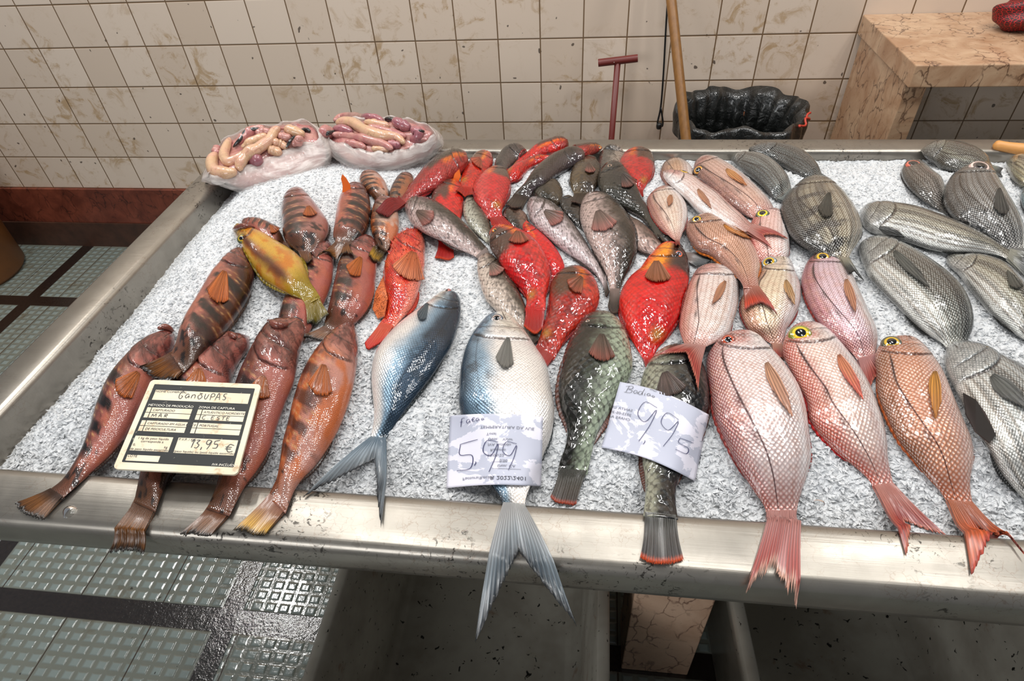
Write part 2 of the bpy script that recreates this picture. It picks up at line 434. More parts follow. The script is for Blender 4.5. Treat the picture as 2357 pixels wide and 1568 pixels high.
def make_fish(name, species, crop, S, D, V, T, label, cat='fish', group=None, eye=None, pec=None, tailcol=((120, 60, 40), (40, 20, 15)),
              fincol=(60, 40, 32), peccol=((200, 110, 30), (150, 70, 20)), k=None, th=None, fork=False, jag=.05, lift=0.0, dors=(.3, .85), anal=(.62, .86), finw=.10, bow=None, mat=None, tol=.010, eyecol=((205, 160, 40), (20, 20, 22)), extra=None):
    k = dict(k or {}); k.setdefault('seed', len(bpy.data.objects) % 37)
    th = th or THICK[species]; N = 120; M = 56
    Dp = catmull(px(crop, [S]+D), N, 1.25); Vp = catmull(px(crop, [S]+V), N, 1.25)
    Tp = px(crop, T)
    zc = np.full(N, RIM+.03)
    ztail = RIM+.004
    Dc, Vc = None, None
    def geom(zc):
        A = at_z_arr(Dp, zc); B = at_z_arr(Vp, zc)
        C = (A+B)/2; w = A-B; full = np.linalg.norm(w[:, :2], axis=1); a = full/2
        wd = np.zeros_like(w); wd[:, :2] = w[:, :2]/(full[:, None]+1e-9)
        # steady width direction near the snout
        ref = wd[10:20].mean(0)
        for i in range(10):
            t = i/10; q = ref*(1-t)+wd[i]*t; wd[i] = q/np.linalg.norm(q)
        vh = C[:, :2]/np.linalg.norm(C[:, :2], axis=1)[:, None]
        ct = np.linalg.norm(C[:, :2], axis=1)/(CZ-C[:, 2])
        dt = np.abs((wd[:, :2]*vh).sum(1))
        a = a/np.sqrt(1+(th*ct*dt*.9)**2)
        return C, wd, a
    for it in range(5):
        C, wd, a = geom(zc)
        b = th*a
        b = b*(1-.15*ss(.7, 1, np.linspace(0, 1, N)**1.25))
        req = np.full(N, -1.0)
        for t in (-.85, -.6, -.3, 0, .3, .6, .85):
            Q = C + wd*(a*t)[:, None]
            r = Hq(Q[:, 0], Q[:, 1]) + b*.8*math.sqrt(1-t*t) - np.minimum(tol, .3*b) + .002*(t == 0)
            req = np.maximum(req, r)
        # drape: an upper envelope with limited bending
        z = req.copy()
        for _ in range(260):
            zs = z.copy(); zs[1:-1] = (z[:-2]+z[2:])/2
            z = np.maximum(req-.004, zs)
        kk = np.ones(9)/9
        z = np.convolve(np.pad(z, 4, 'edge'), kk, 'valid') + lift
        zc = .35*zc + .65*z if it < 4 else .1*zc+.9*z
    C, wd, a = geom(zc); b = th*a
    us = np.r_[0, np.cumsum(np.linalg.norm(np.diff(C, axis=0), axis=1))]; Ln = us[-1]; u = us/Ln
    b = b*(1-.15*ss(.7, 1, u))
    b = b*(1-.82*ss(.86, 1, u))
    Cs = C.copy()
    for _ in range(6): Cs[1:-1] = (Cs[:-2]+Cs[1:-1]*2+Cs[2:])/4
    tg = np.gradient(Cs, axis=0); tg /= np.linalg.norm(tg, axis=1)[:, None]+1e-9
    up = np.array([0, 0, 1.0]); nn = up - tg*(tg@up)[:, None]; nn /= np.linalg.norm(nn, axis=1)[:, None]
    ug = GILL[species]
    th_a = np.linspace(0, 2*math.pi, M, endpoint=False)
    co, si = np.cos(th_a), np.sin(th_a)
    U = np.repeat(u, M); Vv = np.tile(co, N); Si = np.tile(si, N)
    fl = np.where(Si >= 0, 1.0, .8)
    garc = ug*(1-.30*(Vv+.15)**2) + .012
    bm = 1 + .10*(1-ss(garc-.004, garc+.005, U))*ss(.04, .16, U) - .06*np.exp(-((U-garc-.008)/.008)**2)*(np.abs(Vv) < .92)
    pre = ug*.68*(1-.2*(Vv+.1)**2)
    bm -= .07*np.exp(-((U-pre)/.008)**2)*(np.abs(Vv) < .8)
    bm += .035*(fbm(U*34+k['seed']*2, Vv*5+U*20, 3)-.5)*(1-ss(ug-.02, ug+.02, U))
    bm -= .16*np.exp(-((Vv+.18+U*1.5)/.06)**2)*(1-ss(.07, .11, U))
    bm += .02*(fbm(U*9+k['seed'], Vv*2.2, 2)-.5)
    zz = np.sign(Si)*np.abs(Si)**1.08*fl*bm
    P = np.repeat(C, M, 0) + np.repeat(wd, M, 0)*(np.repeat(a, M)*Vv)[:, None] + np.repeat(nn, M, 0)*(np.repeat(b, M)*zz)[:, None]
    fc = grid_faces(N, M, True)
    fc.append(tuple(range(M))[::-1]); fc.append(tuple((N-1)*M+j for j in range(M)))
    v_c = Vv.copy()
    cols = PAT[species if species in PAT else 'grouper'](U, v_c, k)
    gl = np.exp(-((U-garc-.003)/.0045)**2)*(np.abs(Vv) < .85)*(Si > 0)
    cols = mixc(cols, cols*.6, gl*.3)
    ml = np.exp(-((Vv+.18+U*1.5)/.04)**2)*(1-ss(.05, .09, U))
    pl = np.exp(-((U-pre)/.006)**2)*(np.abs(Vv) < .75)
    cols = mixc(cols, cols*.5, pl*.55)
    hl = ss(.52, .66, fbm(U*60+k['seed'], Vv*7+U*26, 3))*(1-ss(ug-.03, ug, U))
    cols = mixc(cols, cols*.55, hl*.5)
    cols = np.clip(cols, 0, 1)
    lum = cols.mean(1, keepdims=True); cols = np.clip(lum+(cols-lum)*dict(grouper=.82, bream=.84, bigbream=.84).get(species, 1.06), 0, 1)**dict(grouper=1.28, yellow=1.2, parrot=1.28, parrotgrey=1.42, spotted=1.5, grey=1.18, silver=1.3, scorpion=1.1).get(species, 1.12)
    A_ = np.repeat(a, M)
    lat = A_*np.arcsin(np.clip(Vv, -1, 1))*1.0 + np.where(Si < 0, .31, 0)
    metric = np.stack([U*Ln, lat], 1)
    root = P.mean(0); root = np.array([C[N//2, 0], C[N//2, 1], P[:, 2].min()])
    body = mesh_obj(name, P-root, fc, mat or MATS['grouper' if species == 'yellow' else species], None, True, cols, np.stack([U, Vv*.5+.5], 1), metric)
    body.location = root
    tag(body, label, cat, group)
    # ---- projected lookup of the upper surface
    top = Si > -.1
    Pt = P[top]; pr = project(Pt)
    nr = np.repeat(nn, M, 0)*(Si/np.maximum(np.repeat(b, M), 1e-4))[:, None] + np.repeat(wd, M, 0)*(Vv/np.maximum(A_, 1e-4))[:, None]
    nr = nr/(np.linalg.norm(nr, axis=1)[:, None]+1e-9); nrt = nr[top]
    kd = KDTree(len(Pt))
    for i, q in enumerate(pr): kd.insert((q[0], q[1], 0), i)
    kd.balance()
    def surf(x, y, off=.002):
        best = kd.find_n((x, y, 0), 5)
        w = np.array([1/(b_[2]+.5) for b_ in best]); w /= w.sum()
        idx = [b_[1] for b_ in best]
        base = (Pt[idx]*w[:, None]).sum(0); nv = (nrt[idx]*w[:, None]).sum(0); nv /= np.linalg.norm(nv)+1e-9
        d = ray(x, y); o = np.array([0, 0, CZ]); t = (base-o)@d/(d@d)
        return o + d*t + nv*off, nv
    # ---- tail fin
    n_t, m_t = 57, 16
    tz = zc[-1]
    TT = []
    for q in Tp:
        z = tz
        for _ in range(8):
            p = at_z(q[0], q[1], z); z = .5*z+.5*(max(float(Hq(p[0], p[1]))+.004, min(tz-.015, RIM+.06) if False else float(Hq(p[0], p[1]))+.004))
        TT.append(at_z(q[0], q[1], z))
    TT = np.array(TT)
    t = np.linspace(0, 1, n_t)
    bD = C[-3]+wd[-3]*a[-3]*.92; bV = C[-3]-wd[-3]*a[-3]*.92
    base = bD[None]*(1-t)[:, None] + bV[None]*t[:, None]
    tD, nt_, tV = TT
    if fork:
        s_ = np.abs(t-.5)*2; s2 = s_**1.25
        end = np.where((t < .5)[:, None], nt_ + (tD-nt_)*s2[:, None], nt_ + (tV-nt_)*s2[:, None])
    else:
        q0 = 2*nt_ - .5*(tD+tV)
        end = ((1-t)**2)[:, None]*tD + (2*t*(1-t))[:, None]*q0 + (t**2)[:, None]*tV
    jr = np.random.default_rng(k['seed']+5)
    jg = 1 - jag*jr.random(n_t)*np.where(np.arange(n_t) % 2, 1, .4)
    r = np.linspace(0, 1, m_t)
    G_ = np.zeros((n_t, m_t, 3))
    side = (tD-tV); side /= np.linalg.norm(side)+1e-9
    for i in range(n_t):
        rr = r*jg[i]
        G_[i] = base[i] + (end[i]-base[i])*rr[:, None]
        # concave outer edges where the stalk widens into the fin
        G_[i] += -side*(.5-t[i])*2*np.linalg.norm(tD-tV)*(bow if bow is not None else (.03 if fork else .035))*np.sin(rr*math.pi)[:, None]
    # rest on what lies under
    hz = Hq(G_[..., 0], G_[..., 1])
    G_[..., 2] = np.maximum(G_[..., 2], hz+.003)
    for _ in range(4):
        z = G_[..., 2]; z[:, 1:-1] = (z[:, :-2]+z[:, 1:-1]+z[:, 2:])/3; z[1:-1] = (z[:-2]+z[1:-1]+z[2:])/3; z[:] = np.maximum(z, hz+.0025)
    G_[..., 2] += .0022 + .0009*np.where(np.arange(n_t) % 2, 1, -1)[:, None]*ss(.1, .5, r)[None, :] + .0015*np.sin(t*9+k['seed'])[:, None]*r[None, :]
    c0, c1 = lin(tailcol[0]), lin(tailcol[1]); cend = lin(tailcol[2]) if len(tailcol) > 2 else None
    RR = np.tile(r, n_t); TTm = np.repeat(t, m_t)
    tc = mixc(np.tile(c0, (len(RR), 1)), c1, ss(.25, 1, RR + .35*(fbm(TTm*9, RR*3+k['seed'], 3)-.5)))
    if cend is not None: tc = mixc(tc, cend, ss(.86, .97, RR))
    tc = mixc(tc, cols[-M+M//4], (1-ss(.1, .75, RR))*.9)
    # thickness: front and back sheet
    Gf = G_.reshape(-1, 3); dn = np.array([0, 0, -1.0])
    thk = (.0045*(1-RR)+.0010)[:, None]
    Vt = np.vstack([Gf, Gf+dn*thk]); nv = len(Gf)
    ft = grid_faces(n_t, m_t); fb = [tuple(x+nv for x in q[::-1]) for q in ft]
    bd = [i*m_t+m_t-1 for i in range(n_t)]
    rim = [(bd[i], bd[i+1], bd[i+1]+nv, bd[i]+nv) for i in range(n_t-1)]
    rim += [(j, j+1, j+1+nv, j+nv) for j in range(m_t-1)] + [((n_t-1)*m_t+j+1, (n_t-1)*m_t+j, (n_t-1)*m_t+j+nv, (n_t-1)*m_t+j+1+nv) for j in range(m_t-1)]
    mesh_obj('tail_fin', Vt-root, ft+fb+rim, M_FIN, body, True, np.vstack([tc, tc]), np.vstack([np.stack([TTm, RR], 1)]*2))
    # ---- fins along back and belly
    for nm, (ua, ub), sgn in (('dorsal_fin', dors, 1), ('anal_fin', anal, -1)):
        if ub <= ua: continue
        nf, mf = 46, 4
        uu = np.linspace(ua, ub, nf)
        ce = np.stack([np.interp(uu, u, C[:, i]) for i in range(3)], 1); we = np.stack([np.interp(uu, u, wd[:, i]) for i in range(3)], 1)
        ae = np.interp(uu, u, a); be = np.interp(uu, u, b)
        prof = np.sin(np.linspace(0, 1, nf)**.8*math.pi)**.5*finw*a.max()
        prof = prof*(1-.3*jr.random(nf)*np.where(np.arange(nf) % 3 == 0, 1, .1))
        tge = np.stack([np.interp(uu, u, tg[:, i]) for i in range(3)], 1)
        Pf = np.zeros((nf, mf, 3))
        for j in range(mf):
            q = j/(mf-1)
            Pf[:, j] = ce + we*(sgn*(ae*.94+prof*q))[:, None] + tge*(prof*q*.7)[:, None]
            Pf[:, j, 2] += -be*.10 - prof*q*.35
        Pf[..., 2] = np.maximum(Pf[..., 2], Hq(Pf[..., 0], Pf[..., 1])+.001)
        Pf = Pf.reshape(-1, 3)
        Q2 = Pf + np.array([0, 0, -.0016]); nv = len(Pf)
        f1 = grid_faces(nf, mf); f2 = [tuple(x+nv for x in q[::-1]) for q in f1]
        e_ = [i*mf+mf-1 for i in range(nf)]; f3 = [(e_[i], e_[i+1], e_[i+1]+nv, e_[i]+nv) for i in range(nf-1)]
        fcx = np.tile(lin(fincol), (2*nv, 1))
        fcx = fcx*(.75+.5*np.tile(np.repeat(jr.random(nf), mf), 2)[:, None])
        uvf = np.stack([np.repeat(np.linspace(0, 1, nf), mf), np.tile(np.linspace(0, 1, mf), nf)], 1)
        mesh_obj(nm, np.vstack([Pf, Q2])-root, f1+f2+f3, M_FIN, body, True, fcx, np.vstack([uvf, uvf]))
    # ---- pectoral fin lying on the flank
    if pec:
        (bx, by), (tx, ty), wpx = px(crop, [pec[0]])[0], px(crop, [pec[1]])[0], pec[2]/CROP[crop][2]
        dx, dy = tx-bx, ty-by; L = math.hypot(dx, dy); ex, ey = dx/L, dy/L; pxx, pyy = -ey, ex
        nf, mf = 27, 10; Pf = []; uvp = []
        for i in range(nf):
            q = i/(nf-1)*2-1
            ln = L*((1-.16*q*q - .10*(q+.3)**2) if wpx/L > .45 else (1-.55*max(0, q)**1.2-.38*max(0, -q)))*(1-(.10 if i % 2 else .02)*jr.random())
            for j in range(mf):
                r_ = j/(mf-1)
                wloc = wpx*((.20+.95*r_**.85) if wpx/L > .45 else (.30+.70*math.sin(min(1, r_*1.7)*math.pi/2)))*.5
                X = bx+ex*ln*r_+pxx*q*wloc; Y = by+ey*ln*r_+pyy*q*wloc
                p_, nv_ = surf(X, Y, .0016+.0035*r_*(1-abs(q)*.5)+(.0007 if i % 2 else -.0002))
                Pf.append(p_); uvp.append(((q+1)/2, r_))
        Pf = np.array(Pf); nv = len(Pf)
        Q2 = Pf + np.array([0, 0, -.0013])
        f1 = grid_faces(nf, mf); f2 = [tuple(x+nv for x in q[::-1]) for q in f1]
        e_ = [i*mf+mf-1 for i in range(nf)]; f3 = [(e_[i], e_[i+1], e_[i+1]+nv, e_[i]+nv) for i in range(nf-1)]
        uvp = np.array(uvp)
        pc = mixc(np.tile(lin(peccol[0]), (nv, 1)), lin(peccol[1]), ss(.3, 1, uvp[:, 1]))
        pc = pc*(.55+.75*np.repeat(jr.random(nf), mf))[:, None]
        pc = pc*.75 + cols[N//4*M+M//4]*.25
        pc = mixc(pc, pc*.6, 1-ss(0, .15, uvp[:, 1]))
        o_ = mesh_obj('pectoral_fin', np.vstack([Pf, Q2])-root, f1+f2+f3, M_FIN, body, True, np.vstack([pc, pc]), np.vstack([uvp, uvp]))
    # ---- eye
    if eye:
        (exx, eyy), er = px(crop, [eye[:2]])[0], eye[2]/CROP[crop][2]
        p_, nv_ = surf(exx, eyy, 0.0)
        dist = np.linalg.norm(p_-np.array([0, 0, CZ])); R_ = er*dist/F*1.1
        nv_ = nv_/np.linalg.norm(nv_)
        view = -(p_-np.array([0, 0, CZ]))/dist
        nv_ = nv_*.8+view*.2; nv_ /= np.linalg.norm(nv_)
        tx_ = np.cross(nv_, [0.3, 1, 0]); tx_ /= np.linalg.norm(tx_); ty_ = np.cross(nv_, tx_)
        rings = [0, .25, .46, .5, .62, .74, .80, .9, 1.0, 1.14]
        hts = [.30, .29, .25, .24, .20, .16, .12, .13, .06, -.22]
        iris, outer = lin(eyecol[0]), lin(eyecol[1])
        ce_ = [lin((6, 6, 8))]*3 + [iris*.8, iris, iris*.85, outer, outer*1.3+.02, outer, outer]
        Ve, Ce, ns = [], [], 28
        for r_, h_, c_ in zip(rings, hts, ce_):
            for j in range(ns):
                an = 2*math.pi*j/ns
                Ve.append(p_ + (tx_*math.cos(an)+ty_*math.sin(an))*r_*R_ + nv_*h_*R_); Ce.append(c_)
        Ve, Ce = np.array(Ve)-root, np.array(Ce)
        ey = mesh_obj('eye', Ve[3*ns:], grid_faces(len(rings)-3, ns, True), M_EYE, body, True, Ce[3*ns:])
        mesh_obj('pupil', Ve[ns:4*ns], grid_faces(3, ns, True)+[tuple(range(ns))[::-1]], M_EYE, ey, True, np.tile(lin((6, 6, 8)), (3*ns, 1)))
    # ---- update height map
    Hmax_pts(dense_patch(P, N, M)); Hmax_pts(dense_patch(G_.reshape(-1, 3), n_t, m_t))
    if extra: extra(body, root, dict(C=C, wd=wd, a=a, b=b, u=u, nn=nn, tg=tg, surf=surf, P=P, jr=jr))
    return body
# ------------------------------------------------------------------ setting materials
def tile_wall_mat():
    m, nt, b = new_mat('wall_tiles'); N = NB(nt)
    x, y, z = N.sep(N.geo_pos())
    u = N.math('FRACT', N.math('DIVIDE', N.math('ADD', x, 30+2.1448), .15))
    v = N.math('FRACT', N.math('DIVIDE', N.math('ADD', z, 15-1.0553), .15))
    du = N.math('MINIMUM', u, N.math('SUBTRACT', 1, u)); dv = N.math('MINIMUM', v, N.math('SUBTRACT', 1, v))
    d = N.math('MINIMUM', du, dv)
    tile = N.step(d, .008, .02)
    pos = N.geo_pos()
    st = N.math('MULTIPLY', N.step(N.noise(pos, 15, 6, .72, .8), .50, .66), N.step(N.noise(pos, 3.2, 3, .5), .44, .62))
    blot = N.step(N.noise(pos, 38, 1, .4), .765, .79)
    iu = N.math('FLOOR', N.math('DIVIDE', N.math('ADD', x, 30+2.1448), .15)); iv = N.math('FLOOR', N.math('DIVIDE', N.math('ADD', z, 15-1.0553), .15))
    cmb = N.n('ShaderNodeCombineXYZ'); nt.links.new(iu, cmb.inputs[0]); nt.links.new(iv, cmb.inputs[1])
    wn = N.n('ShaderNodeTexWhiteNoise'); nt.links.new(cmb.outputs[0], wn.inputs['Vector'])
    base = N.mix(wn.outputs['Value'], L4((208, 188, 168)), L4((222, 204, 186)))
    base = N.mix(N.math('MULTIPLY', st, .7), base, L4((166, 130, 78)))
    base = N.mix(N.math('MULTIPLY', blot, .85), base, L4((70, 55, 45)))
    c = N.mix(tile, L4((112, 86, 58)), base)
    nt.links.new(c, b.inputs['Base Color'])
    b.inputs['Roughness'].default_value = .42
    nt.links.new(N.bump(N.step(d, .0, .03), .5, .002), b.inputs['Normal'])
    return m
def marble_mat(name, c0, c1, vein, scale=9, rough=.35):
    m, nt, b = new_mat(name); N = NB(nt); pos = N.geo_pos()
    n = N.noise(pos, scale, 6, .6, .8)
    base = N.mix(N.step(n, .3, .7), L4(c0), L4(c1))
    mp = N.n('ShaderNodeMapping'); nt.links.new(pos, mp.inputs[0]); mp.inputs['Scale'].default_value = (1, 1, .55)
    dis = N.n('ShaderNodeVectorMath', operation='MULTIPLY_ADD')
    tn = N.n('ShaderNodeTexNoise'); nt.links.new(mp.outputs[0], tn.inputs['Vector']); tn.inputs['Scale'].default_value = 25; tn.inputs['Detail'].default_value = 4
    nt.links.new(tn.outputs['Color'], dis.inputs[0]); dis.inputs[1].default_value = (.05, .05, .05); nt.links.new(mp.outputs[0], dis.inputs[2])
    vo = N.n('ShaderNodeTexVoronoi', feature='DISTANCE_TO_EDGE'); nt.links.new(dis.outputs[0], vo.inputs['Vector']); vo.inputs['Scale'].default_value = 24
    e = N.math('SUBTRACT', 1, N.step(vo.outputs['Distance'], .0, .06))
    e = N.math('MULTIPLY', e, N.step(N.noise(pos, 12, 3), .40, .58))
    c = N.mix(N.math('MULTIPLY', e, .8), base, L4(vein))
    c = N.mix(N.math('MULTIPLY', N.step(N.noise(pos, 60, 3, .7), .62, .72), .4), c, L4(vein))
    nt.links.new(c, b.inputs['Base Color']); b.inputs['Roughness'].default_value = rough
    return m
def floor_mat():
    m, nt, b = new_mat('wet_floor_tiles'); N = NB(nt)
    pos = N.geo_pos(); x, y, z = N.sep(pos)
    bx = N.math('ABSOLUTE', N.math('SUBTRACT', N.math('FRACT', N.math('DIVIDE', N.math('ADD', x, .90+7.65-.3825), .765)), .5))
    by = N.math('ABSOLUTE', N.math('SUBTRACT', N.math('FRACT', N.math('DIVIDE', N.math('ADD', y, -.60+6.3-.315), .63)), .5))
    band = N.math('MAXIMUM', N.math('SUBTRACT', 1, N.step(bx, .037, .042)), N.math('SUBTRACT', 1, N.step(by, .047, .053)))
    pu = N.math('FRACT', N.math('DIVIDE', N.math('ADD', x, 37.2), .0372)); pv = N.math('FRACT', N.math('DIVIDE', N.math('ADD', y, 30.6), .030))
    du = N.math('MINIMUM', pu, N.math('SUBTRACT', 1, pu)); dv = N.math('MINIMUM', pv, N.math('SUBTRACT', 1, pv))
    pil = N.step(N.math('MINIMUM', du, dv), .10, .30)
    gr = N.math('ABSOLUTE', N.math('SUBTRACT', N.math('FRACT', N.math('DIVIDE', N.math('ADD', x, 24.5+.87), .2415)), .5))
    grout = N.math('SUBTRACT', 1, N.step(gr, .004, .010))
    dirt = N.step(N.noise(pos, 7, 5, .65, .6), .56, .72)
    c = N.mix(pil, L4((116, 120, 110)), L4((132, 144, 140)))
    c = N.mix(N.math('MULTIPLY', dirt, .55), c, L4((96, 84, 62)))
    c = N.mix(grout, c, L4((60, 48, 38)))
    c = N.mix(N.math('MULTIPLY', N.step(N.noise(pos, 55, 2), .72, .76), .8), c, L4((40, 35, 30)))
    dk = N.mix(N.noise(pos, 90, 3), L4((18, 14, 13)), L4((46, 38, 34)))
    c = N.mix(band, c, dk)
    nt.links.new(c, b.inputs['Base Color'])
    h = N.math('MULTIPLY', N.math('SUBTRACT', 1, band), N.math('ADD', .4, N.math('MULTIPLY', pil, .6)))
    h2 = N.math('MULTIPLY', N.noise(pos, 160, 3, .6), N.math('MULTIPLY', band, .22))
    wv = N.math('MULTIPLY', N.noise(pos, 30, 3, .6), .35)
    nt.links.new(N.bump(N.math('ADD', N.math('ADD', h, h2), wv), .8, .004), b.inputs['Normal'])
    b.inputs['Roughness'].default_value = .16
    b.inputs['Coat Weight'].default_value = .8; b.inputs['Coat Roughness'].default_value = .06
    nt.links.new(N.bump(N.math('ADD', N.math('MULTIPLY', h, .5), N.math('ADD', wv, h2)), .6, .004), b.inputs['Coat Normal'])
    return m
def steel_mat(name='worn_steel', base=(168, 162, 152), rough=.30, dirt=1.0):
    m, nt, b = new_mat(name); N = NB(nt); pos = N.geo_pos()
    n1 = N.noise(pos, 14, 5, .6, .5)
    c = N.mix(n1, L4(tuple(int(v*.78) for v in base)), L4(base))
    spots = N.math('MULTIPLY', N.step(N.noise(pos, 90, 4, .7, 1), .57, .63), N.step(N.noise(pos, 5, 2), .53, .62))
    c = N.mix(N.math('MULTIPLY', spots, .9*dirt), c, L4((52, 48, 44)))
    # fine crackle of dried dirt
    vo = N.n('ShaderNodeTexVoronoi', feature='DISTANCE_TO_EDGE'); 
    dv = N.n('ShaderNodeVectorMath', operation='MULTIPLY_ADD'); tn = N.n('ShaderNodeTexNoise'); nt.links.new(pos, tn.inputs['Vector']); tn.inputs['Scale'].default_value = 60; tn.inputs['Detail'].default_value = 5
    nt.links.new(tn.outputs['Color'], dv.inputs[0]); dv.inputs[1].default_value = (.03,)*3; nt.links.new(pos, dv.inputs[2]); nt.links.new(dv.outputs[0], vo.inputs['Vector']); vo.inputs['Scale'].default_value = 60
    cr = N.math('MULTIPLY', N.math('SUBTRACT', 1, N.step(vo.outputs['Distance'], 0, .035)), N.step(N.noise(pos, 9, 2), .48, .62))
    c = N.mix(N.math('MULTIPLY', cr, .4*dirt), c, L4((110, 84, 66)))
    nt.links.new(c, b.inputs['Base Color'])
    b.inputs['Metallic'].default_value = .82
    mp = N.n('ShaderNodeMapping'); nt.links.new(pos, mp.inputs[0]); mp.inputs['Scale'].default_value = (6, 260, 60)
    sc = N.noise(mp.outputs[0], 1, 3, .6)
    r = N.math('ADD', rough-.06, N.math('MULTIPLY', N.noise(pos, 30, 4, .7), .18)); nt.links.new(r, b.inputs['Roughness'])
    nt.links.new(N.bump(N.math('ADD', N.math('MULTIPLY', sc, .5), N.noise(pos, 9, 2)), .10, .004), b.inputs['Normal'])
    return m
M_STEEL = steel_mat()
M_WALL = tile_wall_mat()

def setbox(name, a, b, mat, **kw):
    o = box(name, a, b, mat, **kw); o['kind'] = 'structure'; return o
setbox('floor', (-4.2, -1.2, -.1), (3.0, 2.306, 0), floor_mat())
setbox('wall_back', (-4.2, 2.306, .3053), (3.0, 2.42, 3.0), M_WALL)
M_RED = marble_mat('red_brown_stone', (92, 44, 32), (128, 66, 48), (45, 24, 20), 10, .3)
setbox('baseboard_back', (-4.2, 2.292, .130), (3.0, 2.42, .3053), M_RED, bevel=.002)
m_, nt_m, b_ = new_mat('stained_dark_plinth'); N_ = NB(nt_m)
nt_m.links.new(N_.mix(N_.noise(N_.geo_pos(), 20, 5, .6), L4((30, 20, 16)), L4((92, 58, 42))), b_.inputs['Base Color']); b_.inputs['Roughness'].default_value = .5
setbox('trim_1', (-4.2, 2.285, .0), (3.0, 2.42, .130), m_)

# ------------------------------------------------------------------ stainless display table
table = empty('display_table', (0.25, .95, 0))
tag(table, 'long stainless steel fish display table with a raised rim holding crushed ice', 'table')
def local(vs, o): return np.asarray(vs, float) - np.array(o.location)
# rim profile lofted round the four sides: (inset from outer edge, z)
prof = [(.004, RIM-.058), (.001, RIM-.055), (0, RIM-.045), (0, RIM-.016), (.002, RIM-.008), (.006, RIM-.003), (.013, RIM), (.060, RIM), (.068, RIM-.001), (.0725, RIM-.005), (.0745, RIM-.012), (.076, RIM-.11)]
V = []; 
nx = 40
def ringpts(d):
    x0, x1, y0, y1 = X0+d, X1-d, Y0+d*1.15, Y1-d
    P = []
    for i in range(nx): P.append((x0+(x1-x0)*i/nx, y0))
    for i in range(nx): P.append((x1, y0+(y1-y0)*i/nx))
    for i in range(nx): P.append((x1-(x1-x0)*i/nx, y1))
    for i in range(nx): P.append((x0, y1-(y1-y0)*i/nx))
    return P
for d, z in prof:
    for i, (x, y) in enumerate(ringpts(d)): V.append((x, y, z))
Fr = grid_faces(len(prof), 4*nx, True)
mesh_obj('rim', local(V, table), Fr, M_STEEL, table, True)
box('tray_bottom', tuple(local([(IX0-.002, IY0-.01, RIM-.115)], table)[0]), tuple(local([(IX1+.002, IY1+.002, RIM-.105)], table)[0]), M_STEEL, table)
M_PINK = marble_mat('pink_veined_marble', (190, 152, 124), (212, 178, 150), (92, 58, 46), 7, .35)
for lx in (.116, 1.18):
    for (ya, yb) in ((.577, .70), (1.25, 1.40)):
        o = box('leg', tuple(local([(lx, ya, 0)], table)[0]), tuple(local([(lx+.155, yb, RIM-.115)], table)[0]), M_PINK, table, bevel=.003)
for ya in (.5, .9, 1.35):
    box('crossbar', tuple(local([(X0+.03, ya, RIM-.150)], table)[0]), tuple(local([(X1-.03, ya+.04, RIM-.115)], table)[0]), M_STEEL, table)

# ------------------------------------------------------------------ crushed ice
m, nt, b = new_mat('crushed_ice'); N = NB(nt); pos = N.geo_pos()
nt.links.new(N.mix(N.step(N.noise(pos, 90, 4, .7), .30, .62), (.66, .68, .70, 1), (.80, .815, .825, 1)), b.inputs['Base Color'])
b.inputs['Roughness'].default_value = .28; b.inputs['Transmission Weight'].default_value = .12; b.inputs['IOR'].default_value = 1.31
vo = N.n('ShaderNodeTexVoronoi'); nt.links.new(pos, vo.inputs['Vector']); vo.inputs['Scale'].default_value = 190
vo2 = N.n('ShaderNodeTexVoronoi'); nt.links.new(pos, vo2.inputs['Vector']); vo2.inputs['Scale'].default_value = 420
nt.links.new(N.bump(N.math('ADD', vo.outputs['Distance'], N.math('MULTIPLY', vo2.outputs['Distance'], .5)), .8, .0022), b.inputs['Normal'])
M_ICE = m
M_ICEB = m
st = .0042
xs = np.arange(IX0+.001, IX1-.001, st); ys = np.arange(IY0+.001, IY1-.001, st)
XX, YY = np.meshgrid(xs, ys, indexing='ij')
ZZ = ice_h(XX, YY) + .004*(fbm(XX*120, YY*120, 3)-.5) + .003*(rng.random(XX.shape)-.5)
Vi = np.stack([XX, YY, ZZ], -1).reshape(-1, 3)
Fi = grid_faces(len(xs), len(ys))
# loose shards lying over the surface
ns = 90000
sx = IX0+.004+(IX1-IX0-.008)*rng.random(ns); sy = IY0+.004+(IY1-IY0-.008)*rng.random(ns)**1.15
keep = (sx < 1.05) & (sx < .62+.55*(sy-.45)); sx, sy = sx[keep], sy[keep]; ns = len(sx)
sz = ice_h(sx, sy)+.001
front = 1-ss(.5, 1.1, sy)
size = (.0013+.0018*rng.random(ns))*(1+.8*front)
dirs = rng.normal(size=(ns, 3, 3)); dirs[:, :, 2] *= .38
dirs /= np.linalg.norm(dirs, axis=2)[:, :, None]
C0 = np.stack([sx, sy, sz], 1)
A = C0 + dirs[:, 0]*size[:, None]*1.5; B = C0 + dirs[:, 1]*size[:, None]; Cc = C0 - (dirs[:, 0]+dirs[:, 1])*.5*size[:, None]*1.3; Dd = C0 + dirs[:, 2]*size[:, None]*.6
Dd[:, 2] += size*.4
SV = np.stack([A, B, Cc, Dd], 1).reshape(-1, 3); o0 = len(Vi)
i4 = o0+np.arange(ns)*4
SF = np.concatenate([np.stack([i4, i4+1, i4+2], 1), np.stack([i4, i4+3, i4+1], 1), np.stack([i4+1, i4+3, i4+2], 1), np.stack([i4+2, i4+3, i4], 1)])
me = bpy.data.meshes.new('crushed_ice')
allV = np.vstack([Vi, SV]); Fq = np.array(Fi)
me.vertices.add(len(allV)); me.vertices.foreach_set('co', allV.ravel())
nl = Fq.size+SF.size; me.loops.add(nl); me.loops.foreach_set('vertex_index', np.concatenate([Fq.ravel(), SF.ravel()]).astype(np.int32))
me.polygons.add(len(Fq)+len(SF))
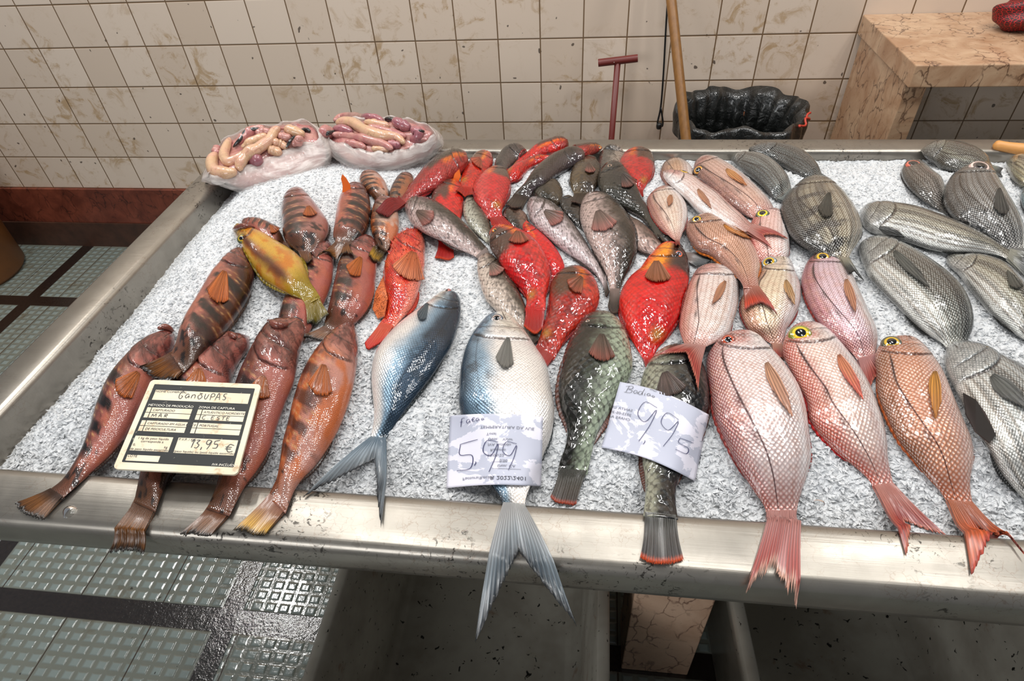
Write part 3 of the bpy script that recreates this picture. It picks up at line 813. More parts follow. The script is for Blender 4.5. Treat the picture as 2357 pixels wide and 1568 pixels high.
ls = np.concatenate([np.arange(len(Fq))*4, Fq.size+np.arange(len(SF))*3]); me.polygons.foreach_set('loop_start', ls.astype(np.int32))
me.update(calc_edges=True); me.validate()
me.polygons.foreach_set('use_smooth', [False]*len(me.polygons))
me.materials.append(M_ICE)
ice = link(bpy.data.objects.new('crushed_ice', me))
tag(ice, 'bed of white crushed ice filling the steel display table', 'ice', kind='stuff')

# ------------------------------------------------------------------ bags of roe
def bag_mat():
    m, nt, b = new_mat('thin_cloudy_plastic'); N = NB(nt); pos = N.geo_pos()
    b.inputs['Base Color'].default_value = L4((238, 230, 224)); b.inputs['Roughness'].default_value = .22
    mp = N.n('ShaderNodeMapping'); nt.links.new(pos, mp.inputs[0]); mp.inputs['Scale'].default_value = (12, 12, 45)
    w = N.noise(mp.outputs[0], 1, 4, .6, 1.2)
    a = N.math('ADD', .34, N.math('MULTIPLY', N.step(w, .42, .72), .40)); nt.links.new(a, b.inputs['Alpha'])
    nt.links.new(N.bump(w, .6, .004), b.inputs['Normal'])
    return m
M_BAG = bag_mat()
def flesh_mat(name, c0, c1, c2):
    m, nt, b = new_mat(name); N = NB(nt); pos = N.geo_pos()
    c = N.mix(N.step(N.noise(pos, 26, 4, .6, .5), .4, .65), L4(c0), L4(c1))
    vn = N.math('SUBTRACT', 1, N.step(N.math('ABSOLUTE', N.math('SUBTRACT', N.noise(pos, 40, 3, .6, 1.0), .5)), 0, .02))
    c = N.mix(N.math('MULTIPLY', vn, .45), c, L4(c2))
    nt.links.new(c, b.inputs['Base Color'])
    b.inputs['Roughness'].default_value = .3; b.inputs['Coat Weight'].default_value = .8; b.inputs['Coat Roughness'].default_value = .08
    b.inputs['Subsurface Weight'].default_value = .15; b.inputs['Subsurface Radius'].default_value = (.01, .004, .003); b.inputs['Subsurface Scale'].default_value = .5
    nt.links.new(N.bump(N.noise(pos, 90, 3, .6), .25, .002), b.inputs['Normal'])
    return m
M_CREAM = flesh_mat('cream_roe', (206, 168, 132), (208, 160, 136), (150, 84, 74))
M_PINKR = flesh_mat('pink_roe', (190, 136, 126), (176, 112, 110), (124, 60, 62))
M_PURP = flesh_mat('purple_roe', (146, 88, 98), (170, 108, 112), (110, 40, 60))
M_MEMB = plain('dark_membrane', (28, 30, 30), .25, coat=.8)

def make_bag(topring, zt, base_ring, zb, label, fill_label, heap_px, heap_r):
    n = 96
    Tp = catmull(px('B', topring+[topring[0]]), n+1)[:-1]; Bp = catmull(px('B', base_ring+[base_ring[0]]), n+1)[:-1]
    zt = np.interp(np.linspace(0, 1, n), np.linspace(0, 1, len(zt)), zt)
    T3 = np.array([at_z(Tp[i, 0], Tp[i, 1], zt[i]) for i in range(n)]); B3 = np.array([at_z(Bp[i, 0], Bp[i, 1], zb) for i in range(n)])
    ctr = B3.mean(0); root = empty('plastic_bag', (ctr[0], ctr[1], zb)); tag(root, label, 'bag')
    rows = 12; Vb = []
    for r in range(rows):
        q = r/(rows-1)
        P = B3*(1-q)+T3*q
        out = P-ctr; out[:, 2] = 0; out /= np.linalg.norm(out, axis=1)[:, None]
        ang = np.linspace(0, 2*math.pi, n, endpoint=False)
        P = P + out*(.020*math.sin(q*math.pi) + .004*(fbm(ang*5+r*.2, q*4+zb*9, 3)-.5)*2 + .0010*np.sin(ang*31+q*5))[:, None]
        P[:, 2] += .003*np.sin(ang*13+2)*q
        Vb.append(P)
    # folded lip
    P = Vb[-1].copy(); out = P-ctr; out[:, 2] = 0; out /= np.linalg.norm(out, axis=1)[:, None]
    Vb.append(P+out*.003+np.array([0, 0, -.006])); Vb.append(P+out*.004+np.array([0, 0, -.022]))
    Vb = np.array(Vb).reshape(-1, 3)
    mesh_obj('bag_wall', Vb-np.array(root.location), grid_faces(rows+2, n, True), M_BAG, root)
    # packed mass inside
    nr = 22; Vm = []
    Tm = T3.copy(); zc_ = T3[:, 2].mean()
    for r in range(nr):
        q = r/(nr-1)
        if q < .5:
            s = q/.5; P = B3*(1-s)+T3*s; P = ctr+(P-ctr)*(.93); P[:, 2] = zb+.004+(T3[:, 2]-.014-zb)*s
            out = P-ctr; out[:, 2] = 0; out /= np.linalg.norm(out, axis=1)[:, None]; P += out*.014*math.sin(s*math.pi)
        else:
            s = (q-.5)/.5; c2 = T3.mean(0); P = T3*(1-s)+c2*s; P = c2+(P-c2)*.93
            P[:, 2] = (T3[:, 2]-.014)*(1-s)+(c2[2]-.014)*s + heap_r*math.sin(s*math.pi/2)
        P[:, :2] += 0
        P[:, 2] += .014*np.abs(fbm(P[:, 0]*34, P[:, 1]*60, 2)-.5)*2*math.sin(min(1, q*1.3)*math.pi)**.5
        Vm.append(P)
    Vm = np.array(Vm)
    Hmax_pts(dense_patch(Vm[nr//2-1:].reshape(-1, 3), nr-nr//2+1, n)); Hmax_pts(dense_patch(Vb, rows+2, n))
    Vm = Vm.reshape(-1, 3)
    mo = mesh_obj('roe_mass', Vm-np.array(root.location), grid_faces(nr, n, True)+[tuple(range(n))[::-1]], M_PINKR)
    mo.location = root.location; tag(mo, fill_label, 'fish roe', kind='stuff')
    return root
def roe(pts, rpx, mat, label, group, name='roe_sac', dark=False, taper=.55):
    P2 = catmull(px('B', pts), 40); rp = rpx/3.136*1.12
    P3 = []
    for q in P2:
        z = RIM+.08
        for _ in range(8):
            p = at_z(q[0], q[1], z); dist = np.linalg.norm(p-np.array([0, 0, CZ])); R = rp*dist/F
            z = .5*z + .5*(float(Hq(p[0], p[1]))+R*.55)
        P3.append(at_z(q[0], q[1], z))
    P3 = np.array(P3)
    zz = P3[:, 2].copy()
    for it in range(4):
        for _ in range(60): zz[1:-1] = (zz[:-2]+zz[1:-1]*2+zz[2:])/4
        zz[0] = .5*zz[0]+.5*zz[3]; zz[-1] = .5*zz[-1]+.5*zz[-4]
        P3 = np.array([at_z(a[0], a[1], z) for a, z in zip(P2, zz)])
        zz = .6*zz+.4*(Hq(P3[:, 0], P3[:, 1])+R*.55)
    for _ in range(60): zz[1:-1] = (zz[:-2]+zz[1:-1]*2+zz[2:])/4
    P3 = np.array([at_z(a[0], a[1], z) for a, z in zip(P2, zz)])
    t = np.linspace(0, 1, 40)
    prof = (1-(1-taper)*np.abs(2*t-1)**3)*np.sqrt(np.clip(1-np.abs(2*t-1)**14, .02, 1))
    rs = np.random.default_rng(len(bpy.data.objects)); prof = prof*(1+.10*np.interp(t, np.linspace(0, 1, 9), rs.normal(size=9)))
    v, f = tube_mesh(P3, R*prof, 16)
    v = np.array(v)
    if dark: v[:, 2] = v[:, 2]*1.0
    v += (.0012*(np.array(fbm(v[:, 0]*150, v[:, 1]*150, 2))-.5))[:, None]
    c = np.array([v[:, 0].mean(), v[:, 1].mean(), v[:, 2].min()])
    o = mesh_obj(name, v-c, f, mat); o.location = c
    tag(o, label, 'fish roe' if not dark else 'membrane', group)
    vg = np.vstack([v.reshape(40, 16, 3), ]).reshape(-1, 3)
    if not dark:
        vg2 = vg.copy(); vg2[:, 2] -= R*.5; Hmax_pts(dense_patch(vg2, 40, 16))
    return o
make_bag([(100,575),(215,560),(340,518),(480,468),(720,362),(880,310),(850,205),(740,170),(600,200),(400,235),(240,290),(120,420)],
         [.935,.935,.935,.94,.945,.95,.975,.99,.985,.975,.965,.945,.935],
         [(115,625),(215,655),(335,700),(600,660),(800,600),(960,520),(960,420),(860,330),(640,350),(440,400),(260,480),(140,570)], RIM-.012,
         'cloudy plastic bag heaped with cream roe at the back left corner of the table', 'pink mass packed low inside the left plastic bag of roe', None, .018)
g1 = 'roe sacs in the left plastic bag'; LB = 'in the left plastic bag'
for pts, r, m_, lb in [
 ([(300,345),(350,295),(420,250),(500,232)],26,M_PINKR,'pink roe sac along the back edge of the left bag'),
 ([(440,285),(480,262),(540,262)],24,M_PINKR,'short pink roe stub behind the dark strip '+LB),
 ([(640,240),(700,255),(790,285)],30,M_CREAM,'rough beige roe lump at the back right '+LB),
 ([(600,290),(650,300),(690,300)],24,M_PINKR,'small pink roe sac right of the long cream sac '+LB),
 ([(700,350),(745,330),(740,290)],26,M_PINKR,'stubby pink roe sac at the right end '+LB),
 ([(560,330),(610,350),(650,370)],28,M_CREAM,'short cream roe sac in the middle right '+LB),
 ([(520,385),(570,400),(610,415)],30,M_CREAM,'cream roe sac nearest the front lip on the right '+LB),
 ([(390,480),(430,470),(480,455)],34,M_PURP,'purple roe sac near the front lip '+LB),
 ([(330,375),(400,340),(480,300),(520,290)],26,M_CREAM,'cream roe sac under the dark strip in the middle '+LB),
 ([(165,370),(150,400),(160,430)],24,M_PINKR,'small brownish roe tip at the far left '+LB),
 ([(150,410),(118,480),(140,545),(220,560),(300,545)],38,M_CREAM,'thick cream roe sac curling round the left end of the left bag'),
 ([(250,305),(222,370),(205,430),(235,480),(300,462),(370,420),(450,370)],30,M_CREAM,'cream roe sac bent like a hook '+LB),
 ([(610,228),(570,262),(530,325),(450,382),(370,428),(320,500),(325,545)],34,M_CREAM,'long cream roe sac crossing the middle of the left bag')]:
    roe(pts, r, m_, lb, g1)
for pts, r, lb in [([(270,375),(320,320),(370,255),(465,238)],11,'dark membrane strip at the back of the left roe bag'),([(250,475),(310,430),(390,370),(520,318)],8,'thin dark membrane strip across the middle of the left roe bag'),
                   ([(765,250),(800,245),(830,262)],12,'dark membrane scrap at the right end of the left roe bag'),([(655,375),(690,320),(720,290)],8,'dark membrane thread near the right lip of the left roe bag')]:
    roe(pts, r, M_MEMB, lb, None, 'dark_membrane', True)
make_bag([(960,310),(1080,350),(1220,395),(1400,405),(1560,365),(1700,300),(1715,240),(1600,180),(1420,150),(1250,150),(1080,170),(980,240)],
         [.945,.945,.945,.945,.95,.955,.975,.985,.985,.98,.98,.96,.945],
         [(990,420),(1080,500),(1200,545),(1400,555),(1600,510),(1740,420),(1740,340),(1600,300),(1400,290),(1200,300),(1060,330),(990,370)], RIM-.010,
         'cloudy plastic bag heaped with pink roe by the back rim of the table', 'pink mass packed low inside the right plastic bag of roe', None, .02)
g2 = 'roe sacs in the right plastic bag'; RB = 'in the right plastic bag'
for pts, r, m_, lb in [
 ([(1000,185),(1050,155),(1150,152),(1250,165)],26,M_PINKR,'pink roe sac along the back edge '+RB),
 ([(1200,150),(1290,158),(1350,185)],22,M_PURP,'small purple roe sac at the very back '+RB),
 ([(1220,188),(1300,202),(1400,222)],26,M_CREAM,'pale cream roe sac behind the big pink one '+RB),
 ([(1430,180),(1480,205),(1550,235)],34,M_PURP,'purple roe lump at the back right '+RB),
 ([(1560,240),(1605,270),(1595,310),(1550,335)],34,M_PURP,'purple roe sac curled at the right end '+RB),
 ([(1240,225),(1340,245),(1440,275),(1520,300)],26,M_PINKR,'pink roe sac slanting down the middle right '+RB),
 ([(1000,240),(1070,245),(1130,262)],27,M_PURP,'short purple roe sac on the left side '+RB),
 ([(915,265),(945,260),(975,280)],36,M_PINKR,'rough pink roe lump hanging over the left lip of the right bag'),
 ([(1080,335),(1160,352),(1230,375)],24,M_PINKR,'dull pink roe sac low at the front '+RB),
 ([(1270,382),(1340,388),(1400,392)],22,M_CREAM,'small cream roe sac touching the front lip '+RB),
 ([(1380,350),(1430,355),(1480,362)],26,M_PURP,'purple roe stub at the front right '+RB),
 ([(1010,195),(1080,190),(1150,205),(1240,258),(1340,290),(1450,300),(1510,345)],38,M_CREAM,'thick cream pink roe sac lying across the top of the right bag'),
 ([(985,278),(1100,292),(1230,315),(1340,345),(1425,385)],29,M_PINKR,'long pink tapered roe sac along the front of the right bag')]:
    roe(pts, r, m_, lb, g2)
for pts, r, lb in [([(935,285),(965,268),(1005,262)],12,'dark membrane scrap at the left end of the right roe bag'),([(1365,172),(1400,170),(1430,178)],15,'dark membrane scrap at the back of the right roe bag'),
                   ([(1560,235),(1610,255),(1655,258)],10,'dark membrane strip at the right end of the right roe bag')]:
    roe(pts, r, M_MEMB, lb, None, 'dark_membrane', True)

# ------------------------------------------------------------------ the fish, lowest first
GR = 'banded groupers'; GC = dict(jag=.15, tailcol=((150, 92, 34), (96, 58, 22), (20, 16, 14)), fincol=(52, 34, 26), peccol=((196, 104, 30), (190, 92, 14)), eyecol=((190, 150, 90), (40, 50, 70)))
PF = 'parrotfish'; RT = dict(tailcol=((180, 44, 34), (170, 26, 24), (214, 70, 30)), fincol=(150, 30, 30), peccol=((150, 92, 66), (176, 84, 60)), eyecol=((235, 165, 30), (150, 60, 20)))
GT = dict(tailcol=((86, 72, 60), (58, 48, 42), (84, 60, 50)), fincol=(60, 48, 44), peccol=((120, 96, 84), (170, 100, 90)), eyecol=((180, 140, 110), (90, 80, 74)))
BR = 'pink breams'; BT = dict(fork=True, jag=.09, tailcol=((180, 92, 76), (158, 50, 44), (196, 110, 90)), fincol=(150, 50, 44), peccol=((212, 150, 104), (208, 140, 100)), eyecol=((226, 176, 30), (80, 60, 40)), finw=.09, tol=.008)
GB = 'grey breams'; GBT = dict(fork=True, jag=.08, tailcol=((90, 92, 88), (50, 50, 48)), fincol=(26, 28, 28), peccol=((78, 78, 72), (52, 50, 46)), eyecol=((200, 150, 120), (60, 50, 50)), finw=.08, tol=.008)
def merge(a, **k): d = dict(a); d.update(k); return d

def jaw(S0, S1, S2, crop='A', r=.006):
    def f(body, root, d):
        P = catmull(px(crop, [S0, S1, S2]), 12)
        pts = [d['surf'](x, y, .004)[0] for x, y in P]
        v, fc = tube_mesh(pts, r*np.sin(np.linspace(.25, 2.9, 12))**.6, 10)
        mesh_obj('lip', np.array(v)-root, fc, MATS['grouper'], body, True, np.tile(lin((120, 66, 54)), (len(v), 1)), np.zeros((len(v), 2)), np.array(v)[:, :2])
    return f
# left: groupers
make_fish('grouper', 'grouper', 'B', (1250,545), [(1195,575),(1180,610),(1188,650),(1235,700),(1290,760)], [(1310,560),(1370,620),(1400,690),(1400,750),(1370,800)], [(1330,830),(1360,840),(1390,830)], 'small brown grouper, farthest back, its tail hidden behind a neighbour', group=GR, k=dict(belly=(214,170,150), back=(150,86,40), orange=.6, seed=3), dors=(.3,.7), **GC)
make_fish('grouper', 'grouper', 'B', (1530,565), [(1450,590),(1402,660),(1390,730),(1400,800)], [(1580,590),(1590,650),(1550,720),(1480,800)], [(1400,850),(1430,860),(1460,850)], 'dark banded grouper mostly hidden under the tail of a red parrotfish', group=GR, k=dict(belly=(170,110,70), back=(84,56,36), seed=5), **GC)
make_fish('grouper', 'grouper', 'B', (330,905), [(390,885),(480,880),(570,915),(620,960),(645,1040)], [(330,960),(370,1010),(440,1080),(540,1130),(620,1150)], [(700,1100),(700,1150),(690,1180)], 'dark reddish grouper under the head of the yellow grouper', group=GR, pec=((540,930),(590,1000),60), k=dict(belly=(190,100,84), back=(110,60,50), seed=8), **GC)
make_fish('grouper', 'grouper', 'P', (757,552), [(722,568),(695,615),(662,660),(643,700),(633,745),(627,790)], [(772,580),(772,640),(757,690),(735,730),(715,770),(690,800)], [(630,850),(650,858),(672,850)], 'pink grouper lying half under the yellow grouper, its middle hidden', group=GR, k=dict(seed=9, belly=(204,112,96)), **GC)
make_fish('grouper', 'grouper', 'B', (1240,1005), [(1165,1030),(1100,1090),(1020,1190),(985,1330),(955,1480),('P',742,745),('P',737,755)], [(1310,1060),(1332,1180),(1325,1330),('P',868,680),('P',848,720),('P',815,752),('P',783,772)], [('P',690,776),('P',728,785),('P',768,788)], 'large banded grouper beside the red scorpionfish, orange pectoral fin spread', group=GR, pec=((1195,1170),(1120,1310),105), k=dict(seed=11, belly=(196,108,92)), **GC)
make_fish('grouper', 'grouper', 'B', (700,680), [(640,735),(618,830),(620,920),(625,1000),(655,1070),(740,1130)], [(770,675),(855,765),(925,855),(968,930),(955,1010),(900,1075),(830,1140)], [(770,1200),(800,1215),(850,1200)], 'grouper nearest the left bag of roe, orange pectoral fin raised on its flank', group=GR, pec=((815,800),(830,885),90), k=dict(seed=12, belly=(190,128,116), bar=.9), **GC)
make_fish('grouper', 'grouper', 'B', (1385,730), [(1290,760),(1255,850),(1250,950),(1280,1040),(1315,1110)], [(1450,770),(1482,870),(1482,980),(1440,1060),(1375,1145)], [(1248,1165),(1290,1205),(1330,1215)], 'slim orange-brown grouper with a yellow tail touching the scorpionfish', group=GR, eye=(1335,745,24), k=dict(seed=14, belly=(220,180,160), back=(110,62,26), orange=.8, bar=.6), **merge(GC, tailcol=((120,96,30),(190,140,20),(60,40,20))))
def spike(body, root, d):
    P = [d['surf'](*q)[0] for q in px('B', [(1080,690),(1085,690)])]
    b0 = d['surf'](*px('B', [(1085,690)])[0])[0]
    pts = []
    for (x, y), h in zip(px('B', [(1060,700),(1120,690),(1115,650),(1085,600),(1058,572),(1050,600),(1062,650)]), [0,0,.012,.03,.04,.03,.012]):
        r_ = ray(x, y); o = np.array([0,0,CZ]); t = (b0-o)@r_/(r_@r_); pts.append(o+r_*t)
    pts = np.array(pts); off = np.array([0, .003, 0])
    V = np.vstack([pts, pts+off]); n = len(pts)
    F_ = [tuple(range(n)), tuple(range(n, 2*n))[::-1]]+[(i, (i+1) % n, (i+1) % n+n, i+n) for i in range(n)]
    mesh_obj('raised_fin', V-root, F_, M_FIN, body, False, np.tile(lin((214, 96, 20)), (2*n, 1)), np.tile(np.array([[.1,.1]]), (2*n,1)))
make_fish('grouper', 'grouper', 'B', (1165,640), [(1235,670),(1275,740),(1292,830),(1270,930),(1230,1010),(1160,1050),(1115,1085)], [(1095,655),(1030,720),(1000,800),(985,900),(978,990),(990,1040),(1010,1060)], [(1150,1165),(1000,1205),(875,1162)], 'banded grouper with one orange fin standing upright at its head', group=GR, k=dict(seed=15, belly=(196,110,92), bar=1), extra=spike, **GC)
make_fish('grouper', 'grouper', 'A', (968,285), [(890,275),(780,330),(690,410),(600,520),(535,660),(490,810),(430,960),(345,1085),(255,1155)], [(975,360),(930,450),(860,570),(800,700),(735,830),(650,940),(520,1055),(440,1130),(345,1215)], [(82,1235),(145,1295),(240,1325)], 'leftmost grouper in the front row, its dark tail across the corner of the rim', group=GR, eye=(803,318,22), pec=((770,500),(660,630),115), k=dict(seed=1, bar=1), extra=jaw((885,268),(925,260),(966,285)), **GC)
make_fish('grouper', 'grouper', 'A', (1385,300), [(1270,290),(1140,340),(1030,440),(945,540),(890,640),(840,780),(800,930),(765,1080),(735,1220)], [(1390,370),(1350,430),(1315,500),(1290,590),(1230,720),(1130,860),(1010,1000),(930,1130),(870,1280)], [(598,1520),(700,1500),(795,1518)], 'pink grouper whose middle is covered by the black and cream price board', group=GR, pec=((1110,480),(1090,600),110), k=dict(seed=2, tailmix=.9), extra=jaw((1248,315),(1280,300),(1315,318)), **GC)
make_fish('grouper', 'grouper', 'A', (1665,205), [(1500,215),(1415,305),(1350,430),(1310,520),(1275,640),(1255,800),(1240,950),(1210,1080),(1180,1170),(1140,1260)], [(1700,260),(1680,400),(1650,560),(1600,680),(1555,800),(1510,930),(1440,1040),(1370,1130),(1320,1220),(1280,1300)], [(1015,1440),(1100,1440),(1190,1452)], 'grouper just right of the price board with a blue-ringed eye and open jaw', group=GR, eye=(1440,315,26), pec=((1465,520),(1430,650),110), k=dict(seed=4, head=(150,96,80)), extra=jaw((1500,222),(1545,246),(1600,240), r=.007), **GC)
make_fish('grouper', 'grouper', 'A', (1965,222), [(1880,245),(1795,315),(1712,420),(1660,520),(1620,650),(1590,780),(1560,900),(1545,1020),(1530,1090),(1480,1190)], [(1998,330),(1995,470),(1968,620),(1920,760),(1860,880),(1770,1010),(1690,1090),(1640,1160),(1590,1290)], [(1290,1382),(1390,1405),(1478,1440)], 'orange grouper, rightmost of the front groupers, with a yellow tail fan on the rim', group=GR, pec=((1800,460),(1770,640),120), k=dict(seed=6, orange=.95, back=(190,100,30), belly=(214,150,130), bar=.7, tailmix=.4), **merge(GC, tailcol=((170,110,36),(214,160,16),(40,32,20))))
make_fish('grouper', 'grouper', 'P', (568,575), [(592,610),(594,650),(585,690),(558,735),(520,780),(480,812),(448,845),(425,866)], [(530,580),(482,625),(455,670),(435,705),(415,740),(400,785),(388,810)], [(408,876),(350,872),(318,846)], 'big dark grouper lying diagonally, its tail over the head of the leftmost front one', group=GR, pec=((518,625),(495,700),48), k=dict(seed=7, back=(70,34,28), belly=(208,124,104), bar=1), **GC)
make_fish('grouper', 'yellow', 'B', (272,965), [(275,1020),(310,1085),(350,1170),(400,1250),(470,1340),(580,1400),(690,1450),(765,1475),(795,1520)], [(330,925),(420,950),(520,990),(600,1040),(700,1100),(770,1160),(805,1240),(835,1340),(870,1400),(905,1460)], [('P',707,749),('P',735,747),('P',758,724)], 'bright yellow grouper lying on top of the other groupers', eye=(335,1032,28), k=dict(seed=2), tailcol=((150,128,30),(120,104,16),(30,34,20)), fincol=(140,120,30), peccol=((180,140,60),(150,110,30)), eyecol=((180,150,40),(60,70,30)), dors=(.25,.86), finw=.16, extra=jaw((280,975),(345,955),(420,968), 'B', .006))
def spines(body, root, d):
    C, wd, a, b, u, nn, tg, jr = [d[q] for q in ('C','wd','a','b','u','nn','tg','jr')]
    V = []; Fc = []
    for i in range(95):
        uu = .03+.5*jr.random(); vv = jr.uniform(-.75, .95); k_ = int(np.interp(uu, u, np.arange(len(u))))
        zz = math.sqrt(1-vv*vv); p = C[k_]+wd[k_]*a[k_]*vv+nn[k_]*b[k_]*zz
        nv = wd[k_]*vv+nn[k_]*zz; h = .003+.006*jr.random()*(1.4-uu*1.6)
        tip = p+(nv+tg[k_]*(-.2+.9*jr.random()))*h; r = .0016
        o = len(V); V += [p+tg[k_]*r, p+wd[k_]*r, p-tg[k_]*r, p-wd[k_]*r, tip]; Fc += [(o,o+1,o+4),(o+1,o+2,o+4),(o+2,o+3,o+4),(o+3,o,o+4)]
    sk = mesh_obj('skin_spines', np.array(V)-root, Fc, MATS['scorpion'], body, False, np.tile(lin((206, 60, 40)), (len(V), 1)), None, np.array(V)[:, :2])
    sk['kind'] = 'stuff'
    # spotted pelvic fin splayed on the ice
    pts = px('C', [(90,960),(40,1060),(20,1170),(55,1235),(100,1215),(120,1100)]); top = []
    for x, y in pts: top.append(hit(x, y, .006))
    top = np.array(top); V = np.vstack([top, top-[0,0,.0025]]); n = len(top)
    mesh_obj('pelvic_fin', V-root, [tuple(range(n)), tuple(range(n,2*n))[::-1]]+[(i,(i+1)%n,(i+1)%n+n,i+n) for i in range(n)], MATS['scorpion'], body, False, np.tile(lin((222,120,70)), (2*n,1)), None, V[:, :2])
make_fish('scorpionfish', 'scorpion', 'C', (330,650), [(240,665),(150,720),(115,800),(85,880),(85,1000),(105,1120),(95,1210),(60,1275)], [(365,700),(384,780),(382,900),(355,1010),(320,1110),(270,1190),(160,1300)], [('P',840,792),('P',852,806),('P',885,782)], 'orange-red spiny scorpionfish with fanned pectoral fin lying on bare ice', eye=(172,715,16), pec=((290,800),(240,985),190), k=dict(seed=2), tailcol=((220,90,50),(214,50,36)), fincol=(190,50,30), peccol=((196,110,60),(206,130,90)), eyecol=((30,30,30),(150,40,20)), finw=.14, extra=spines, dors=(.2,.9))

# parrotfish pile
make_fish('parrotfish', 'parrotgrey', 'C', (1010,130), [(950,90),(880,108),(835,155),(815,205),(820,250)], [(1030,150),(1000,200),(950,240),(900,270)], [(840,290),(860,300),(880,290)], 'dark grey parrotfish farthest back in the pile, by the rim', group=PF, k=dict(seed=2, back=(52,52,54), belly=(110,100,96)), **GT)
make_fish('parrotfish', 'parrot', 'C', (1305,80), [(1250,42),(1180,52),(1100,82),(1020,150),(960,200),(920,250)], [(1300,125),(1240,150),(1180,165),(1110,190),(1030,220),(960,280)], [(880,270),(890,300),(900,310)], 'red parrotfish touching the back rim with its grey-patched head to the right', group=PF, eye=(1287,75,15), k=dict(seed=3, s1=.36), **RT)
make_fish('parrotfish', 'parrot', 'C', (1190,165), [(1100,160),(1030,188),(950,220),(900,260),(870,300)], [(1150,200),(1060,260),(1000,330),(950,350),(900,370)], [(850,350),(860,370),(880,380)], 'bright red parrotfish squeezed under the long dark brown one', group=PF, k=dict(seed=4, saddle=(150,60,40)), **RT)
make_fish('parrotfish', 'parrotgrey', 'C', (1600,95), [(1545,115),(1505,160),(1490,210),(1500,280)], [(1650,115),(1680,165),(1660,230),(1610,300)], [(1530,330),(1550,340),(1580,330)], 'pale grey parrotfish by the back rim between two darker neighbours', group=PF, k=dict(seed=5, back=(88,88,84), belly=(170,160,150)), **GT)
make_fish('parrotfish', 'parrot', 'C', (1770,118), [(1840,140),(1872,200),(1862,290),(1825,350),(1795,400)], [(1700,135),(1648,195),(1665,270),(1715,330),(1765,400)], [(1800,440),(1785,445),(1770,440)], 'red parrotfish with a grey back patch, rightmost at the back of the pile', group=PF, k=dict(seed=6, red=(186,48,48), crown=(210,120,80), s1=.4, tailspot=.8), **RT)
make_fish('parrotfish', 'parrotgrey', 'C', (1190,320), [(1100,350),(1070,400),(1090,450),(1130,500)], [(1250,350),(1275,410),(1265,470),(1210,510)], [(1140,540),(1160,550),(1180,540)], 'dark green-brown parrotfish sunk in the middle of the pile', group=PF, k=dict(seed=7, back=(56,54,38), belly=(96,84,66)), **GT)
make_fish('parrotfish', 'parrotgrey', 'C', (1290,440), [(1245,470),(1260,530),(1310,590),(1380,640)], [(1340,440),(1390,500),(1410,560),(1420,630)], [(1420,680),(1430,690),(1440,680)], 'dark grey parrotfish showing only its back between two pale ones', group=PF, k=dict(seed=8, back=(56,52,48), belly=(90,80,72)), **GT)
make_fish('parrotfish', 'parrotgrey', 'C', (900,510), [(870,550),(890,600),(930,650),(980,690)], [(990,520),(1040,560),(1045,620),(1030,690)], [(1000,730),(1015,735),(1030,730)], 'dark brown parrotfish below the tail of the pink-red one', group=PF, k=dict(seed=9, back=(70,58,48), belly=(140,116,104)), **GT)
make_fish('parrotfish', 'parrotgrey', 'C', (650,435), [(700,440),(745,510),(790,590),(810,660),(820,720)], [(618,480),(612,550),(640,620),(700,680),(770,740)], [(860,770),(840,790),(820,790)], 'pale speckled parrotfish under the pink-red one', group=PF, k=dict(seed=10, back=(110,104,92), belly=(186,184,172)), **GT)
make_fish('parrotfish', 'parrot', 'C', (550,332), [(470,348),(405,420),(400,500),(420,590),(440,680),(452,740)], [(605,350),(628,430),(622,520),(605,600),(585,680),(565,760)], [(428,838),(490,856),(558,846)], 'crimson parrotfish whose red tail pokes out below a big grey one', group=PF, k=dict(seed=11, red=(206,30,28), s1=.45, tailspot=0), **RT)
make_fish('parrotfish', 'parrot', 'C', (760,142), [(700,150),(645,200),(612,270),(595,330),(598,380)], [(808,160),(822,220),(790,270),(740,310),(700,350),(680,385)], [(565,402),(620,440),(692,436)], 'orange-headed red parrotfish with its tail fanned toward the camera', group=PF, pec=((730,190),(690,235),90), k=dict(seed=12, red=(190,52,30), crown=(230,80,30), yel=.8, saddle=(120,80,50)), **RT)
make_fish('parrotfish', 'parrotgrey', 'C', (1440,178), [(1500,200),(1518,280),(1500,350),(1465,420)], [(1370,190),(1330,260),(1312,340),(1345,425)], [(1400,470),(1385,488),(1322,476)], 'brown parrotfish standing on end between the long dark one and the black one', group=PF, pec=((1440,220),(1450,290),60), k=dict(seed=13, back=(78,62,42), belly=(112,98,76)), **GT)
make_fish('parrotfish', 'parrot', 'C', (1530,112), [(1480,85),(1400,84),(1340,100),(1300,130)], [(1500,150),(1430,180),(1360,200),(1310,200)], [(1250,170),(1260,190),(1270,200)], 'reddish brown parrotfish head showing behind the long dark brown one', group=PF, eye=(1510,112,12), k=dict(seed=14, red=(120,54,40), s1=.6), **RT)
make_fish('parrotfish', 'parrotgrey', 'C', (1418,150), [(1340,108),(1240,130),(1150,180),(1065,260),(1010,350),(960,400),(935,430)], [(1410,200),(1335,255),(1235,315),(1145,365),(1085,400),(1062,430),(1055,455)], [(895,488),(950,518),(1005,522)], 'long dark brown parrotfish lying slantwise on top at the back of the pile', group=PF, k=dict(seed=15, back=(58,44,30), belly=(92,80,82), split=-.3), finw=.12, **GT)
